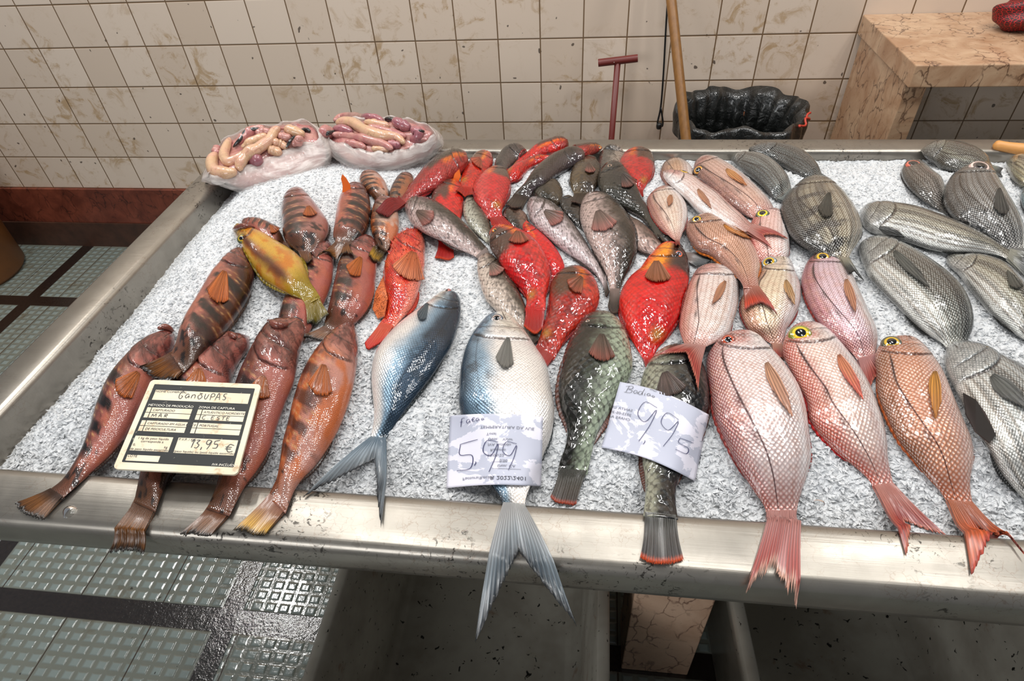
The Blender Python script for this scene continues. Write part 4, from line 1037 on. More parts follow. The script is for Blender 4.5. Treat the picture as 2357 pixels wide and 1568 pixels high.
def orange_fin(body, root, d):
    pts = px('C', [(560,285),(590,255),(600,300),(585,340),(545,335)]); b0 = d['surf'](*pts[0])[0]
    o = np.array([0,0,CZ]); out = []
    for x, y in pts: r_ = ray(x, y); out.append(o+r_*(((b0-o)@r_)/(r_@r_)))
    out = np.array(out); V = np.vstack([out, out+[0,.002,-.001]]); n = len(out)
    mesh_obj('pelvic_fin', V-root, [tuple(range(n)), tuple(range(n,2*n))[::-1]]+[(i,(i+1)%n,(i+1)%n+n,i+n) for i in range(n)], M_FIN, body, False, np.tile(lin((228,110,36)), (2*n,1)), np.tile(np.array([[.1,.1]]), (2*n,1)))
make_fish('parrotfish', 'parrot', 'C', (652,185), [(600,135),(520,133),(430,170),(350,240),(280,330),(220,415),(180,450)], [(650,250),(600,310),(520,355),(440,405),(350,435),(285,465),(245,495)], [(38,535),(80,560),(128,572)], 'dull red parrotfish pointing away with its tail over the small orange grouper', group=PF, k=dict(seed=16, red=(150,44,44), belly=(196,90,84), s1=.5, saddle=(70,66,52), crown=(170,90,80), tailspot=0), extra=orange_fin, **merge(RT, tailcol=((130,24,26),(120,16,22),(110,16,22))))
make_fish('parrotfish', 'parrotgrey', 'C', (1640,470), [(1720,560),(1790,600),(1860,660),(1920,730),(2000,785),(2060,795)], [(1640,650),(1700,750),(1760,800),(1850,825),(1950,845),(2080,870)], [(2270,808),(2240,860),(2150,905)], 'pinkish grey parrotfish half hidden, its dark tail under the orange-brown bream', group=PF, k=dict(seed=17, back=(120,100,92), belly=(196,176,168)), **merge(GT, tailcol=((70,70,70),(44,48,50))))
make_fish('parrotfish', 'parrotgrey', 'C', (1590,208), [(1655,220),(1712,280),(1762,350),(1792,430),(1830,510),(1885,580),(1945,640),(1985,685)], [(1535,235),(1495,300),(1490,375),(1530,440),(1620,490),(1720,530),(1790,570),(1835,630),(1890,710)], [(2062,768),(2000,765),(1925,735)], 'charcoal parrotfish with a slim bent tail reaching toward the breams', group=PF, eye=(1578,233,14), pec=((1660,290),(1720,380),90), k=dict(seed=18, back=(38,42,44), belly=(74,72,64)), **merge(GT, peccol=((90,76,72),(130,80,70)), fincol=(50,40,36)))
make_fish('parrotfish', 'parrot', 'C', (1030,590), [(1090,640),(1170,710),(1230,780),(1275,860),(1280,920),(1230,980)], [(1005,640),(1050,760),(1100,860),(1150,940),(1190,1000)], [(1230,1040),(1210,1050),(1190,1040)], 'scarlet parrotfish underneath, seen between the grey-headed red one and a pale one', group=PF, k=dict(seed=19, red=(206,22,18), belly=(206,22,18), s1=.1, tailspot=0, mot=.2), **RT)
make_fish('parrotfish', 'parrot', 'C', (855,243), [(905,265),(934,330),(925,400),(892,470),(872,530),(875,575)], [(795,255),(722,300),(680,370),(690,450),(740,530),(785,585)], [(948,636),(865,645),(800,625)], 'pink-red parrotfish with a grey back patch and yellow spot, tail bent right', group=PF, eye=(868,250,11), k=dict(seed=20, red=(196,62,62), belly=(206,98,92), s1=.34, saddle=(104,92,80), crown=(190,120,80), mot=.3), **RT)
make_fish('parrotfish', 'parrotgrey', 'C', (235,500), [(285,450),(360,438),(450,460),(540,520),(620,590),(690,660),(745,730),(785,775)], [(232,550),(262,625),(340,685),(450,732),(560,785),(640,812),(705,842)], [(820,850),(790,870),(740,885)], 'big pale parrotfish lying crosswise above the bare ice gap', group=PF, pec=((310,535),(420,600),100), k=dict(seed=21, back=(72,66,56), belly=(204,188,184), split=-.1), **GT)
make_fish('parrotfish', 'parrotgrey', 'C', (760,808), [(810,820),(875,890),(945,980),(1000,1080),(1040,1170),(1080,1290)], [(712,850),(706,940),(728,1040),(760,1120),(820,1185),(885,1260),(960,1320),(1050,1365)], [(1120,1370),(1100,1400),(1075,1405)], 'pale grey parrotfish on the ice whose tail disappears below the red-brown one', group=PF, pec=((800,880),(850,960),90), k=dict(seed=22, back=(96,88,76), belly=(206,194,184), split=.2), **GT)
make_fish('parrotfish', 'parrotgrey', 'C', (1040,480), [(1090,440),(1180,455),(1265,510),(1335,590),(1405,690),(1460,790),(1510,870),(1560,960)], [(1028,530),(1045,600),(1085,655),(1155,715),(1225,772),(1305,825),(1385,872),(1455,925),(1505,980),(1540,1040)], [(1575,1060),(1568,1085),(1550,1100)], 'smooth light grey parrotfish, long and slanting, in the centre of the pile', group=PF, pec=((1150,530),(1265,610),100), k=dict(seed=23, back=(110,102,100), belly=(206,194,194), split=.3), **GT)
make_fish('parrotfish', 'parrotgrey', 'C', (1480,412), [(1585,440),(1665,510),(1725,600),(1755,700),(1750,800),(1715,900),(1675,970),(1640,1060)], [(1412,438),(1380,510),(1380,600),(1410,680),(1455,770),(1505,860),(1550,940),(1572,1010),(1578,1060)], [(1655,1190),(1605,1215),(1563,1165)], 'big light grey parrotfish with a fanned brown pectoral fin, centre of the pile', group=PF, eye=(1547,436,12), pec=((1500,530),(1560,670),150), k=dict(seed=24, back=(66,58,48), belly=(196,178,172), split=.15), **GT)
make_fish('parrotfish', 'parrot', 'C', (800,642), [(778,700),(782,780),(835,860),(885,930),(945,1000),(1003,1055),(1030,1120),(1020,1190)], [(870,622),(960,640),(1050,680),(1122,740),(1172,830),(1192,920),(1182,1010),(1162,1090),(1157,1180)], [(1012,1290),(1085,1340),(1152,1290)], 'red parrotfish with a brown head patch, its tail pointing straight at the camera', group=PF, eye=(822,657,15), pec=((975,660),(985,755),120), k=dict(seed=25, red=(200,40,42), belly=(214,80,70), s1=.34, saddle=(84,68,56), yel=.6), **RT)
make_fish('parrotfish', 'parrot', 'C', (1310,900), [(1235,945),(1192,1010),(1180,1100),(1172,1200),(1135,1300),(1105,1380),('D',925,350)], [(1400,908),(1475,970),(1512,1070),(1500,1160),(1450,1225),(1385,1275),(1315,1340),(1262,1430),('D',1025,440)], [('D',820,462),('D',875,520),('D',948,538)], 'red-brown parrotfish with its orange-edged tail resting on the silver fish', group=PF, pec=((1395,965),(1325,1060),110), k=dict(seed=26, red=(166,54,40), belly=(206,80,64), s1=.42, saddle=(96,66,40), crown=(110,84,40), mot=.7), **RT)
make_fish('parrotfish', 'parrot', 'C', (1985,732), [(2055,775),(2095,860),(2102,960),(2075,1090),(2045,1195),(2000,1290),(1945,1380),(1895,1430),(1860,1500)], [(1905,755),(1835,830),(1765,920),(1700,980),(1652,1060),(1638,1150),(1662,1245),(1700,1340),(1745,1420),(1800,1510)], [(1850,1560),(1830,1570),(1815,1560)], 'brilliant red and yellow parrotfish with a black cheek, brightest in the pile', group=PF, eye=(2032,810,19), pec=((1885,860),(1895,1010),150), k=dict(seed=27, red=(206,8,10), belly=(214,60,36), s1=.30, saddle=(34,32,34), crown=(222,22,18), yel=1.5, yw=.34, mot=.35, mott=(140,10,10), tailspot=.9), **merge(RT, eyecol=((60,90,130),(240,110,60)), peccol=((130,90,80),(120,70,60)), fincol=(160,20,20)))
make_fish('parrotfish', 'spotted', 'D', (1270,163), [(1190,200),(1128,290),(1080,400),(1060,500),(1050,600),(1062,700),(1095,800),(1090,900),(1060,990),(1045,1060)], [(1360,188),(1425,280),(1455,380),(1462,480),(1432,560),(1385,640),(1325,740),(1265,850),(1235,950),(1210,1070)], [(1003,1200),(1075,1240),(1148,1235)], 'dark green scaly parrotfish left of the second paper price note', group=PF, eye=(1213,215,11), pec=((1290,290),(1290,450),125), k=dict(seed=28, back=(44,46,32), belly=(176,184,168), split=-.05), dors=(.3,.82), finw=.13, **merge(GT, peccol=((110,86,74),(150,76,62)), tailcol=((78,66,50),(60,46,34),(180,70,44)), fincol=(96,50,36)))
make_fish('parrotfish', 'spotted', 'D', (1690,345), [(1765,365),(1855,460),(1888,600),(1885,720),(1830,880),(1760,1010),(1712,1120),(1702,1220),(1715,1320)], [(1595,395),(1530,480),(1500,580),(1490,700),(1500,850),(1515,990),(1530,1100),(1530,1200),(1520,1300)], [(1748,1545),(1625,1575),(1502,1535)], 'blotched parrotfish lying under the second paper price note, square tail on the rim', group=PF, k=dict(seed=29, back=(30,34,38), belly=(170,170,156), split=-.1), dors=(.3,.82), finw=.12, pec=((1640,500),(1690,640),150), **merge(GT, tailcol=((74,64,54),(44,38,36),(206,80,40)), fincol=(86,46,34), peccol=((110,90,84),(80,62,58))))

# silver fish
SG = dict(bow=-.035, fork=True, jag=.05, tailcol=((140,152,160),(56,66,74),(34,40,46)), fincol=(48,56,60), peccol=((80,84,80),(56,60,58)), tol=.008)
make_fish('silver_fish', 'silver', 'D', (455,42), [(500,80),(513,160),(500,240),(465,350),(410,440),(350,530),(260,640),(190,730),(125,820),(88,885)], [(385,62),(300,130),(200,200),(110,280),(40,370),(12,450),(8,550),(18,650),(25,740),(15,820),(3,880)], [('P',877,1220),('P',862,1062),('P',695,1147)], 'slender blue-backed silver fish lying alone on the ice, head pointing away', eye=(430,50,20), pec=((325,120),(280,218),50), k=dict(seed=2, split=-.05), eyecol=((190,120,110),(150,90,90)), dors=(.45,.9), anal=(.5,.9), finw=.07, **SG)
make_fish('silver_fish', 'silver', 'D', (730,168), [(655,188),(590,262),(540,350),(508,470),(498,600),(500,700),(540,830),(600,950),(640,1040),(685,1130),(725,1190),(748,1250)], [(785,180),(865,272),(932,372),(985,460),(1012,600),(1028,720),(1010,850),(970,950),(930,1040),(895,1130),(870,1200),(862,1260)], [('P',1092,1487),('P',1195,1272),('P',1328,1447)], 'large silver fish under the first paper price note, long forked tail past the rim', eye=(708,202,30), pec=((770,310),(745,490),90), k=dict(seed=5, split=.55), eyecol=((170,150,140),(70,80,90)), dors=(.5,.92), anal=(.5,.92), finw=.06, **SG)

# pink breams (back to front)
make_fish('bream', 'bream', 'E', (262,178), [(200,200),(180,250),(200,310),(230,360)], [(320,185),(370,220),(375,280),(330,340)], [(260,400),(275,405),(290,400)], 'small tan bream behind the long silvery pink one', group=BR, k=dict(seed=1, side=(206,160,120), back=(150,96,66)), **BT)
make_fish('bream', 'bream', 'E', (430,158), [(378,200),(372,260),(440,330),(520,400),(610,470),(700,520),(770,540)], [(500,160),(600,200),(700,270),(780,345),(840,410),(872,480),(850,540)], [(900,620),(890,590),(930,570)], 'pink bream behind, facing left with an orange-ringed eye and amber pectoral fin', group=BR, eye=(410,240,28), pec=((575,235),(700,345),40), k=dict(seed=2, side=(214,170,150), back=(140,84,70)), **merge(BT, peccol=((226,160,90),(206,130,70)), eyecol=((214,150,60),(60,40,30))))
make_fish('bream', 'bream', 'E', (180,340), [(118,385),(92,430),(110,500),(160,570),(240,640),(275,665)], [(260,350),(335,425),(352,500),(335,570),(315,620),(295,665)], [(270,690),(285,690),(300,690)], 'short silvery bream with rows of tan lines beside the charcoal parrotfish', group=BR, pec=((245,390),(230,470),36), k=dict(seed=3, side=(232,206,186), back=(180,110,96), rowc=(190,140,90)), **BT)
make_fish('bream', 'bream', 'E', (880,465), [(765,490),(735,530),(705,600),(700,660),(740,740),(790,800)], [(925,510),(948,600),(955,700),(945,760),(900,820)], [(830,850),(850,850),(870,850)], 'reddish white bream with a yellow eye under the forked tail of another', group=BR, eye=(793,500,30), k=dict(seed=4, side=(236,190,180), back=(206,90,76)), **merge(BT, eyecol=((226,206,40),(60,70,50))))
make_fish('bream', 'bream', 'E', (195,245), [(265,238),(380,268),(450,318),(530,370),(600,438),(680,508),(730,552),(745,570)], [(200,290),(262,360),(335,432),(400,500),(480,550),(560,590),(640,612),(705,612)], [(950,655),(800,632),(850,718)], 'long silvery pink bream with a forked red tail, topmost of the back breams', group=BR, eye=(322,250,25), pec=((405,355),(490,480),34), k=dict(seed=5, side=(230,200,192), back=(200,112,104)), lift=.004, **BT)
make_fish('bream', 'bream', 'E', (905,752), [(825,775),(788,830),(740,900),(695,950),(660,1020),(662,1100),(705,1190),(780,1240),(855,1285)], [(960,775),(992,850),(1022,930),(1022,1030),(992,1110),(942,1190),(925,1250),(905,1290)], [('P',1782,830),('P',1800,825),('P',1826,848)], 'pale gold bream with an amber fin between two silvery pink breams', group=BR, eye=(832,790,34), pec=((930,900),(975,1060),44), k=dict(seed=6, side=(228,206,172), back=(170,104,60), head=(196,170,150)), **merge(BT, eyecol=((206,166,40),(120,130,130)), peccol=((206,150,80),(210,150,90))))
make_fish('bream', 'bream', 'E', (440,512), [(350,545),(328,590),(340,650),(395,720),(480,752),(560,815),(620,862),(660,905),(680,945)], [(500,510),(580,562),(660,605),(725,662),(770,740),(782,810),(768,880),(775,950)], [(672,1122),(785,1035),(888,1118)], 'copper-brown bream bent over its neighbours with an orange-red forked tail', group=BR, eye=(400,535,26), pec=((560,565),(720,665),38), k=dict(seed=7, side=(196,140,106), back=(150,84,56), belly=(222,180,160), head=(150,90,70)), lift=.004, **merge(BT, peccol=((226,140,40),(206,120,40)), tailcol=((150,60,40),(200,60,30),(150,70,60)), fincol=(206,110,30)))
make_fish('bream', 'bream', 'E', (470,815), [(395,838),(352,915),(322,1010),(302,1110),(297,1190),(318,1262),('P',1579,795)], [(560,820),(640,885),(652,970),(642,1070),(612,1165),(580,1230),('P',1622,800)], [('P',1497,830),('P',1578,812),('P',1607,903)], 'silvery bream with a dark side line just right of the brightest red parrotfish', group=BR, pec=((570,905),(485,1060),46), k=dict(seed=8, side=(232,210,202), back=(206,130,112), rowc=(196,140,100)), lift=.003, **BT)
make_fish('bream', 'bream', 'E', (1185,728), [(1100,745),(1042,810),(1015,900),(1038,1000),(1080,1090),(1140,1175),(1210,1245),('F',910,250),('F',950,300)], [(1250,742),(1310,810),(1355,900),(1400,1000),(1435,1080),(1480,1180),(1488,1250),('F',1045,270)], [('F',985,527),('F',1035,385),('F',1330,442)], 'violet-pink bream whose red forked tail spreads over two front breams', group=BR, eye=(1152,760,34), pec=((1290,895),(1345,1110),50), k=dict(seed=9, side=(214,180,190), back=(170,90,100), head=(186,104,96)), **BT)
make_fish('bream', 'bigbream', 'F', (350,147), [(262,165),(192,230),(165,310),(185,450),(210,580),(262,700),(322,820),(402,950),(462,1035),(480,1090)], [(440,168),(512,240),(582,320),(652,430),(688,540),(702,660),(712,780),(692,880),(662,970),(642,1040),(636,1090)], [(345,1530),(515,1380),(635,1620)], 'largest pale pink bream in the front row, ragged tail hanging past the rim', group=BR, eye=(283,187,30), pec=((478,305),(610,600),62), k=dict(seed=10, side=(222,200,196), back=(166,96,94), lat=(110,50,52)), **merge(BT, jag=.20, eyecol=((190,80,50),(120,60,50)), tailcol=((190,110,104),(176,80,72),(226,180,160))))
make_fish('bream', 'bigbream', 'F', (680,96), [(612,120),(567,180),(558,260),(610,370),(678,500),(692,590),(762,690),(852,780),(950,855),(1010,915),(1030,960)], [(765,112),(835,165),(910,250),(975,340),(1025,430),(1062,530),(1090,620),(1105,710),(1110,800),(1125,880),(1140,945)], [(1205,1308),(1190,1125),(1420,1213)], 'red-headed bream with a big yellow eye, second of the large front breams', group=BR, eye=(655,154,42), pec=((850,265),(975,510),54), k=dict(seed=11, side=(226,196,184), back=(186,84,66), head=(206,110,90), stalk=(190,80,56)), **merge(BT, eyecol=((236,196,30),(120,120,40)), peccol=((222,130,80),(226,90,70)), fincol=(206,30,30)))
make_fish('bream', 'bigbream', 'F', (1185,174), [(1085,190),(1035,260),(1038,350),(1045,460),(1092,580),(1152,700),(1222,790),(1300,890),(1370,965),(1412,1030)], [(1262,188),(1342,270),(1402,360),(1452,480),(1502,600),(1542,700),(1552,800),(1535,900),(1535,970),(1550,1045)], [(1540,1410),(1600,1205),(1815,1308)], 'coppery bream with an orange pectoral fin, rightmost of the large front breams', group=BR, eye=(1125,200,34), pec=((1345,350),(1345,610),62), k=dict(seed=12, side=(204,140,106), back=(140,84,46), belly=(226,190,176), head=(186,120,90), stalk=(186,96,56)), **merge(BT, eyecol=((206,166,30),(60,60,40)), peccol=((230,160,50),(226,150,60)), tailcol=((186,90,56),(206,90,40),(176,70,60)), fincol=(190,90,30)))

# grey breams
make_fish('bream', 'grey', 'E', (710,105), [(740,140),(830,180),(900,225),(960,262),(1030,285),(1100,292)], [(790,80),(880,76),(980,95),(1070,138),(1130,200),(1158,270)], [(1200,320),(1180,310),(1190,290)], 'dark blue-green bream against the back rim', group=GB, k=dict(seed=1, back=(40,54,56), side=(64,78,80), belly=(86,104,104)), **GBT)
make_fish('bream', 'grey', 'E', (600,165), [(612,205),(660,255),(750,322),(815,385),(870,430)], [(680,135),(780,138),(855,170),(925,230),(965,290),(975,345)], [(950,440),(960,420),(990,390)], 'blue-grey bream in front of the dark one at the back rim', group=GB, k=dict(seed=2, back=(64,76,80), side=(130,136,134), belly=(166,172,170)), **GBT)
make_fish('bream', 'grey', 'E', (1110,272), [(1025,300),(945,368),(888,440),(880,520),(915,600),(965,660),(1040,712),(1130,745),(1210,762),(1262,775)], [(1185,290),(1265,350),(1335,420),(1385,500),(1408,600),(1375,670),(1335,720),(1305,775)], [(1310,860),(1340,850),(1400,900)], 'round black-barred bream lying alone, widest of the grey ones', group=GB, pec=((1190,375),(1160,535),84), k=dict(seed=3, back=(34,34,32), side=(164,156,136), belly=(196,192,180), bars=7, head=(70,66,60)), **merge(GBT, fincol=(20,22,24)))
make_fish('bream', 'grey', 'E', (1690,184), [(1640,195),(1606,260),(1640,340),(1700,400),(1780,450),(1850,480)], [(1765,195),(1835,250),(1885,290),(1900,360),(1900,450)], [(1930,520),(1925,500),(1940,490)], 'small brownish grey bream with water drops and a red eye ring', group=GB, eye=(1695,201,26), k=dict(seed=4, back=(84,78,70), side=(120,114,108), rows=1), **merge(GBT, eyecol=((60,50,50),(206,100,80))))
make_fish('bream', 'grey', 'E', (1738,118), [(1760,160),(1820,205),(1870,250),(1960,275),(2080,280),(2140,270)], [(1800,75),(1880,60),(1970,70),(2065,100),(2140,150),(2180,210)], [(2230,280),(2210,260),(2230,235)], 'striped olive-grey bream nearest the wooden handle', group=GB, k=dict(seed=5, back=(70,72,64), side=(140,140,124), rows=9, belly=(150,156,150)), **GBT)
make_fish('bream', 'grey', 'E', (2250,185), [(2245,240),(2270,300),(2320,345),(2400,370)], [(2300,155),(2360,150),(2430,180),(2470,250)], [(2520,340),(2490,330),(2510,310)], 'pale iridescent bream cut by the right edge below the wooden handle', group=GB, k=dict(seed=6, back=(176,170,140), side=(206,200,176), belly=(176,196,200)), **GBT)
make_fish('bream', 'grey', 'E', (2345,335), [(2325,400),(2335,460),(2370,520),(2420,560)], [(2400,340),(2460,400),(2480,470),(2470,540)], [(2480,620),(2470,600),(2490,590)], 'light silver bream at the right edge, below the pale iridescent one', group=GB, k=dict(seed=7, back=(120,150,160), side=(190,196,190)), **GBT)
make_fish('bream', 'grey', 'E', (1900,740), [(1990,745),(2110,745),(2240,790),(2330,870),(2400,980),(2450,1120)], [(1890,800),(1960,870),(2025,960),(2090,1040),(2150,1110),(2250,1190),(2340,1260),(2400,1290)], [(2560,1330),(2510,1290),(2540,1250)], 'striped bream partly covered by the longest grey one', group=GB, pec=((2260,830),(2330,960),80), k=dict(seed=8, back=(86,84,74), side=(164,162,146)), dors=(0, 0), **GBT)
make_fish('bream', 'grey', 'E', (2080,195), [(1970,230),(1890,290),(1850,370),(1850,450),(1905,530),(2000,590),(2100,640),(2190,685),(2260,720)], [(2160,205),(2225,290),(2292,390),(2342,480),(2375,570),(2380,650),(2370,720)], [(2340,800),(2360,780),(2420,760)], 'dark silvery bream with a white-ringed eye at the right, pectoral fin down', group=GB, eye=(2092,218,34), pec=((2205,350),(2225,520),80), k=dict(seed=9, back=(70,70,70), side=(136,136,134), rows=2, head=(70,68,68)), **merge(GBT, eyecol=((90,80,76),(214,186,176))))
make_fish('bream', 'grey', 'E', (1385,468), [(1440,437),(1560,432),(1700,452),(1850,502),(2000,562),(2120,622),(2220,680),(2290,720)], [(1375,530),(1402,595),(1500,645),(1650,678),(1800,725),(1950,745),(2100,742),(2200,755),(2270,785)], [(2440,760),(2372,820),(2400,925)], 'longest grey bream lying crosswise, black pelvic fin trailing below it', group=GB, pec=((1490,580),(1650,640),40), k=dict(seed=10, back=(84,82,72), side=(160,158,144), rows=7), **merge(GBT, peccol=((30,30,32),(20,20,22))))
make_fish('bream', 'grey', 'E', (1400,655), [(1520,640),(1650,680),(1800,768),(1925,860),(2015,960),(2062,1070),(2065,1170),(2030,1250),('F',1535,205)], [(1362,700),(1368,780),(1408,880),(1480,960),(1570,1050),(1650,1130),(1750,1212),(1850,1272),('F',1410,235)], [('F',1520,300),('F',1470,290),('F',1400,300)], 'broad striped silver bream in the middle of the grey group', group=GB, pec=((1580,725),(1795,960),60), k=dict(seed=11, back=(64,72,72), side=(170,172,164), rows=9), dors=(.3,.95), **GBT)
def black_pelvic(crop, pts):
    def f(body, root, d):
        P = px(crop, pts); b0 = d['surf'](*P[0], .004)[0]; out = []
        for x, y in P: out.append(d['surf'](x, y, .005)[0])
        out = np.array(out); V = np.vstack([out, out-[0,0,.002]]); n = len(out)
        mesh_obj('pelvic_fin', V-root, [tuple(range(n)), tuple(range(n,2*n))[::-1]]+[(i,(i+1)%n,(i+1)%n+n,i+n) for i in range(n)], M_FIN, body, False, np.tile(lin((24,24,26)), (2*n,1)), np.tile(np.array([[.1,.1]]), (2*n,1)))
    return f
make_fish('bream', 'grey', 'F', (1425,200), [(1500,192),(1610,215),(1720,275),(1850,350),(1980,480),(2060,640),(2100,820),(2090,1000),(2060,1100)], [(1393,260),(1398,350),(1452,470),(1522,620),(1602,740),(1662,850),(1722,930),(1810,1020),(1900,1090)], [(2200,1330),(2120,1250),(1980,1330)], 'big silver bream in the bottom right corner with a black pelvic fin', group=GB, eye=(1632,236,30), pec=((1640,370),(1830,560),90), k=dict(seed=12, back=(110,116,118), side=(184,188,186), rows=8, head=(110,114,116)), dors=(0, 0), extra=black_pelvic('F', [(1500,460),(1560,500),(1610,570),(1665,680),(1640,715),(1570,650),(1520,560)]), **merge(GBT, eyecol=((90,80,60),(60,66,70))))
# ------------------------------------------------------------------ price board and notes
def ribbon(pts, w, mapf, z, mat, name, parent, taper=True):
    P = catmull(pts, max(8, 7*len(pts))) if len(pts) > 2 else np.array([np.array(pts[0])*(1-t)+np.array(pts[1])*t for t in np.linspace(0, 1, 8)])
    T = np.gradient(P, axis=0); T /= np.linalg.norm(T, axis=1)[:, None]+1e-9; Nn = np.stack([-T[:, 1], T[:, 0]], 1)
    n = len(P); ww = np.full(n, w)
    if taper: ww = w*(.75+.25*np.sin(np.linspace(0, math.pi, n)))
    V = [mapf(*(P[i]+Nn[i]*ww[i]/2*s), z) for i in range(n) for s in (1, -1)]
    return V, [(2*i, 2*i+1, 2*i+3, 2*i+2) for i in range(n-1)]
def strokes(list_, w, mapf, z, mat, name, parent, origin):
    V, Fc = [], []
    for s in list_:
        v, f = ribbon(s, w, mapf, z, mat, name, parent); o = len(V); V += v; Fc += [tuple(i+o for i in q) for q in f]
    return mesh_obj(name, np.array(V)-origin, Fc, mat, parent, False)
def text_mesh(txt, x, y, size, mapf, z, mat, name, parent, origin, align='LEFT', flipx=False, flipy=False, italic=0, wide=1.0):
    cu = bpy.data.curves.new('t', 'FONT'); cu.body = txt; cu.size = 1; cu.align_x = align; cu.shear = italic; cu.resolution_u = 3
    to = bpy.data.objects.new('t', cu); col.objects.link(to)
    dg = bpy.context.evaluated_depsgraph_get(); me = bpy.data.meshes.new_from_object(to.evaluated_get(dg))
    bpy.data.objects.remove(to)
    vs = np.array([v.co[:] for v in me.vertices]).reshape(-1, 3)
    if len(vs) == 0: return
    V = []
    for v in vs:
        a = v[0]*size*wide*(-1 if flipx else 1); b = v[1]*size*(-1 if flipy else 1)
        V.append(mapf(x+a, y+b, z))
    f = [tuple(p.vertices) for p in me.polygons]
    bpy.data.meshes.remove(me)
    return mesh_obj(name, np.array(V)-origin, f, mat, parent, False)
M_INK = plain('black_marker', (14, 14, 14), .4); M_BLUE = plain('blue_ballpoint', (22, 26, 84), .4); M_GREY = plain('faded_print', (120, 122, 134), .6); M_DGREY = plain('grey_print', (70, 72, 84), .6)
M_CARD = None
m, nt, b = new_mat('stained_cream_plastic'); N = NB(nt); pos = N.geo_pos()
c = N.mix(N.step(N.noise(pos, 60, 5, .65, .5), .52, .72), L4((226, 212, 184)), L4((176, 138, 92)))
c = N.mix(N.step(N.noise(pos, 25, 3), .4, .6), L4((230, 220, 196)), c)
nt.links.new(c, b.inputs['Base Color']); b.inputs['Roughness'].default_value = .5; b.inputs['Specular IOR Level'].default_value = .3; M_CARD = m
m, nt, b = new_mat('scuffed_black_panel'); N = NB(nt); pos = N.geo_pos()
c = N.mix(N.step(N.noise(pos, 110, 5, .7, 1), .64, .70), L4((34, 37, 38)), L4((150, 145, 132)))
nt.links.new(c, b.inputs['Base Color']); b.inputs['Roughness'].default_value = .5; b.inputs['Specular IOR Level'].default_value = .3; M_PANEL = m
M_WHT = plain('white_print', (232, 228, 214), .4)
# board plane rests on the fish: pick the lowest level that clears them
corn = px('P', [(350, 877), (603, 888), (548, 1096), (262, 1082)])
zb = RIM+.09
for _ in range(6):
    P4 = np.array([at_z(x, y, zb) for x, y in corn]); hs = []
    for i in np.linspace(.06, .94, 24):
        for j in np.linspace(.06, .94, 24):
            q = (P4[0]*(1-i)+P4[1]*i)*(1-j)+(P4[3]*(1-i)+P4[2]*i)*j; hs.append(float(Hq(q[0], q[1])))
    zb = .3*zb+.7*(np.sort(hs)[-8]+.003)
ztilt = np.array([zb+.004, zb+.004, zb-.004, zb-.004])
P4 = np.array([at_z(x, y, z) for (x, y), z in zip(corn, ztilt)])
ex = ((P4[1]-P4[0])+(P4[2]-P4[3]))/2; ey = ((P4[0]-P4[3])+(P4[1]-P4[2]))/2
nb = np.cross(ex, ey); nb /= np.linalg.norm(nb)
bc = P4.mean(0)
board = empty('price_board', tuple(bc)); tag(board, 'black and cream price board handwritten Garoupas 13,95 lying on the front groupers', 'sign', None)
def bmap(u, v, z=0):   # u right, v down, 0..1
    p = (P4[0]*(1-u)+P4[1]*u)*(1-v)+(P4[3]*(1-u)+P4[2]*u)*v
    return p+nb*z
n = 8; outl = []
def rrect(u0, v0, u1, v1, r, k=6):
    out = []
    for cx, cy, a0 in ((u1-r, v0+r, -90), (u1-r, v1-r, 0), (u0+r, v1-r, 90), (u0+r, v0+r, 180)):
        for i in range(k+1):
            a = math.radians(a0+90*i/k); out.append((cx+r*math.cos(a), cy+r*math.sin(a)))
    return out
def plate(rect, z0, z1, mat, name, r=.0):
    o = rrect(*rect, r) if r else [(rect[0], rect[1]), (rect[2], rect[1]), (rect[2], rect[3]), (rect[0], rect[3])]
    V = [bmap(u, v, z1) for u, v in o]+[bmap(u, v, z0) for u, v in o]; n = len(o)
    return mesh_obj(name, np.array(V)-bc, [tuple(range(n))[::-1], tuple(range(n, 2*n))]+[(i, (i+1) % n, (i+1) % n+n, i+n) for i in range(n)], mat, board, False)
plate((0, 0, 1, 1), 0, .003, M_CARD, 'board', .04)
plate((.05, .055, .955, .93), .003, .0033, M_PANEL, 'printed_panel', .008)
for i, rc in enumerate([(.085,.125,.93,.245),(.075,.335,.11,.39),(.118,.335,.47,.39),(.075,.397,.11,.452),(.118,.397,.47,.452),(.075,.485,.11,.54),(.118,.485,.47,.54),(.075,.547,.11,.602),(.118,.547,.47,.602),
     (.52,.335,.555,.39),(.563,.335,.93,.39),(.52,.397,.555,.452),(.563,.397,.93,.452),(.52,.485,.555,.54),(.563,.485,.93,.54),(.52,.547,.555,.602),(.563,.547,.93,.602),(.075,.655,.395,.81),(.44,.655,.935,.815),(.075,.855,.345,.915)]):
    plate(rc, .0033, .0035, M_CARD, 'white_field')
tz = .0039
def bt(txt, u, v, s, mat=M_INK, it=0, al='LEFT'):
    text_mesh(txt, u, -v, s, lambda a, b, z: bmap(a, -b, z), tz, mat, 'printed_text', board, bc, al, italic=it, wide=.95)
bt('NOME COMERCIAL', .09, .155, .034)
bt('MÉTODO DE PRODUÇÃO', .075, .322, .036, M_WHT); bt('ZONA DE CAPTURA', .52, .322, .036, M_WHT)
bt('CAPTURADO', .13, .376, .034, it=.2); bt('ATLÂNTICO NORDESTE', .575, .376, .034, it=.2)
bt('CAPTURADO EM ÁGUA DOCE', .13, .526, .032, it=.2); bt('PORTUGAL', .575, .526, .034, it=.2); bt('DE PISCICULTURA', .13, .588, .034, it=.2)
bt('1 kg de peso líquido', .235, .69, .034, al='CENTER'); bt('corresponde a', .235, .722, .034, al='CENTER'); bt('0,', .085, .762, .034); bt('kg', .35, .775, .034); bt('de peso líquido escorrido', .235, .805, .032, al='CENTER')
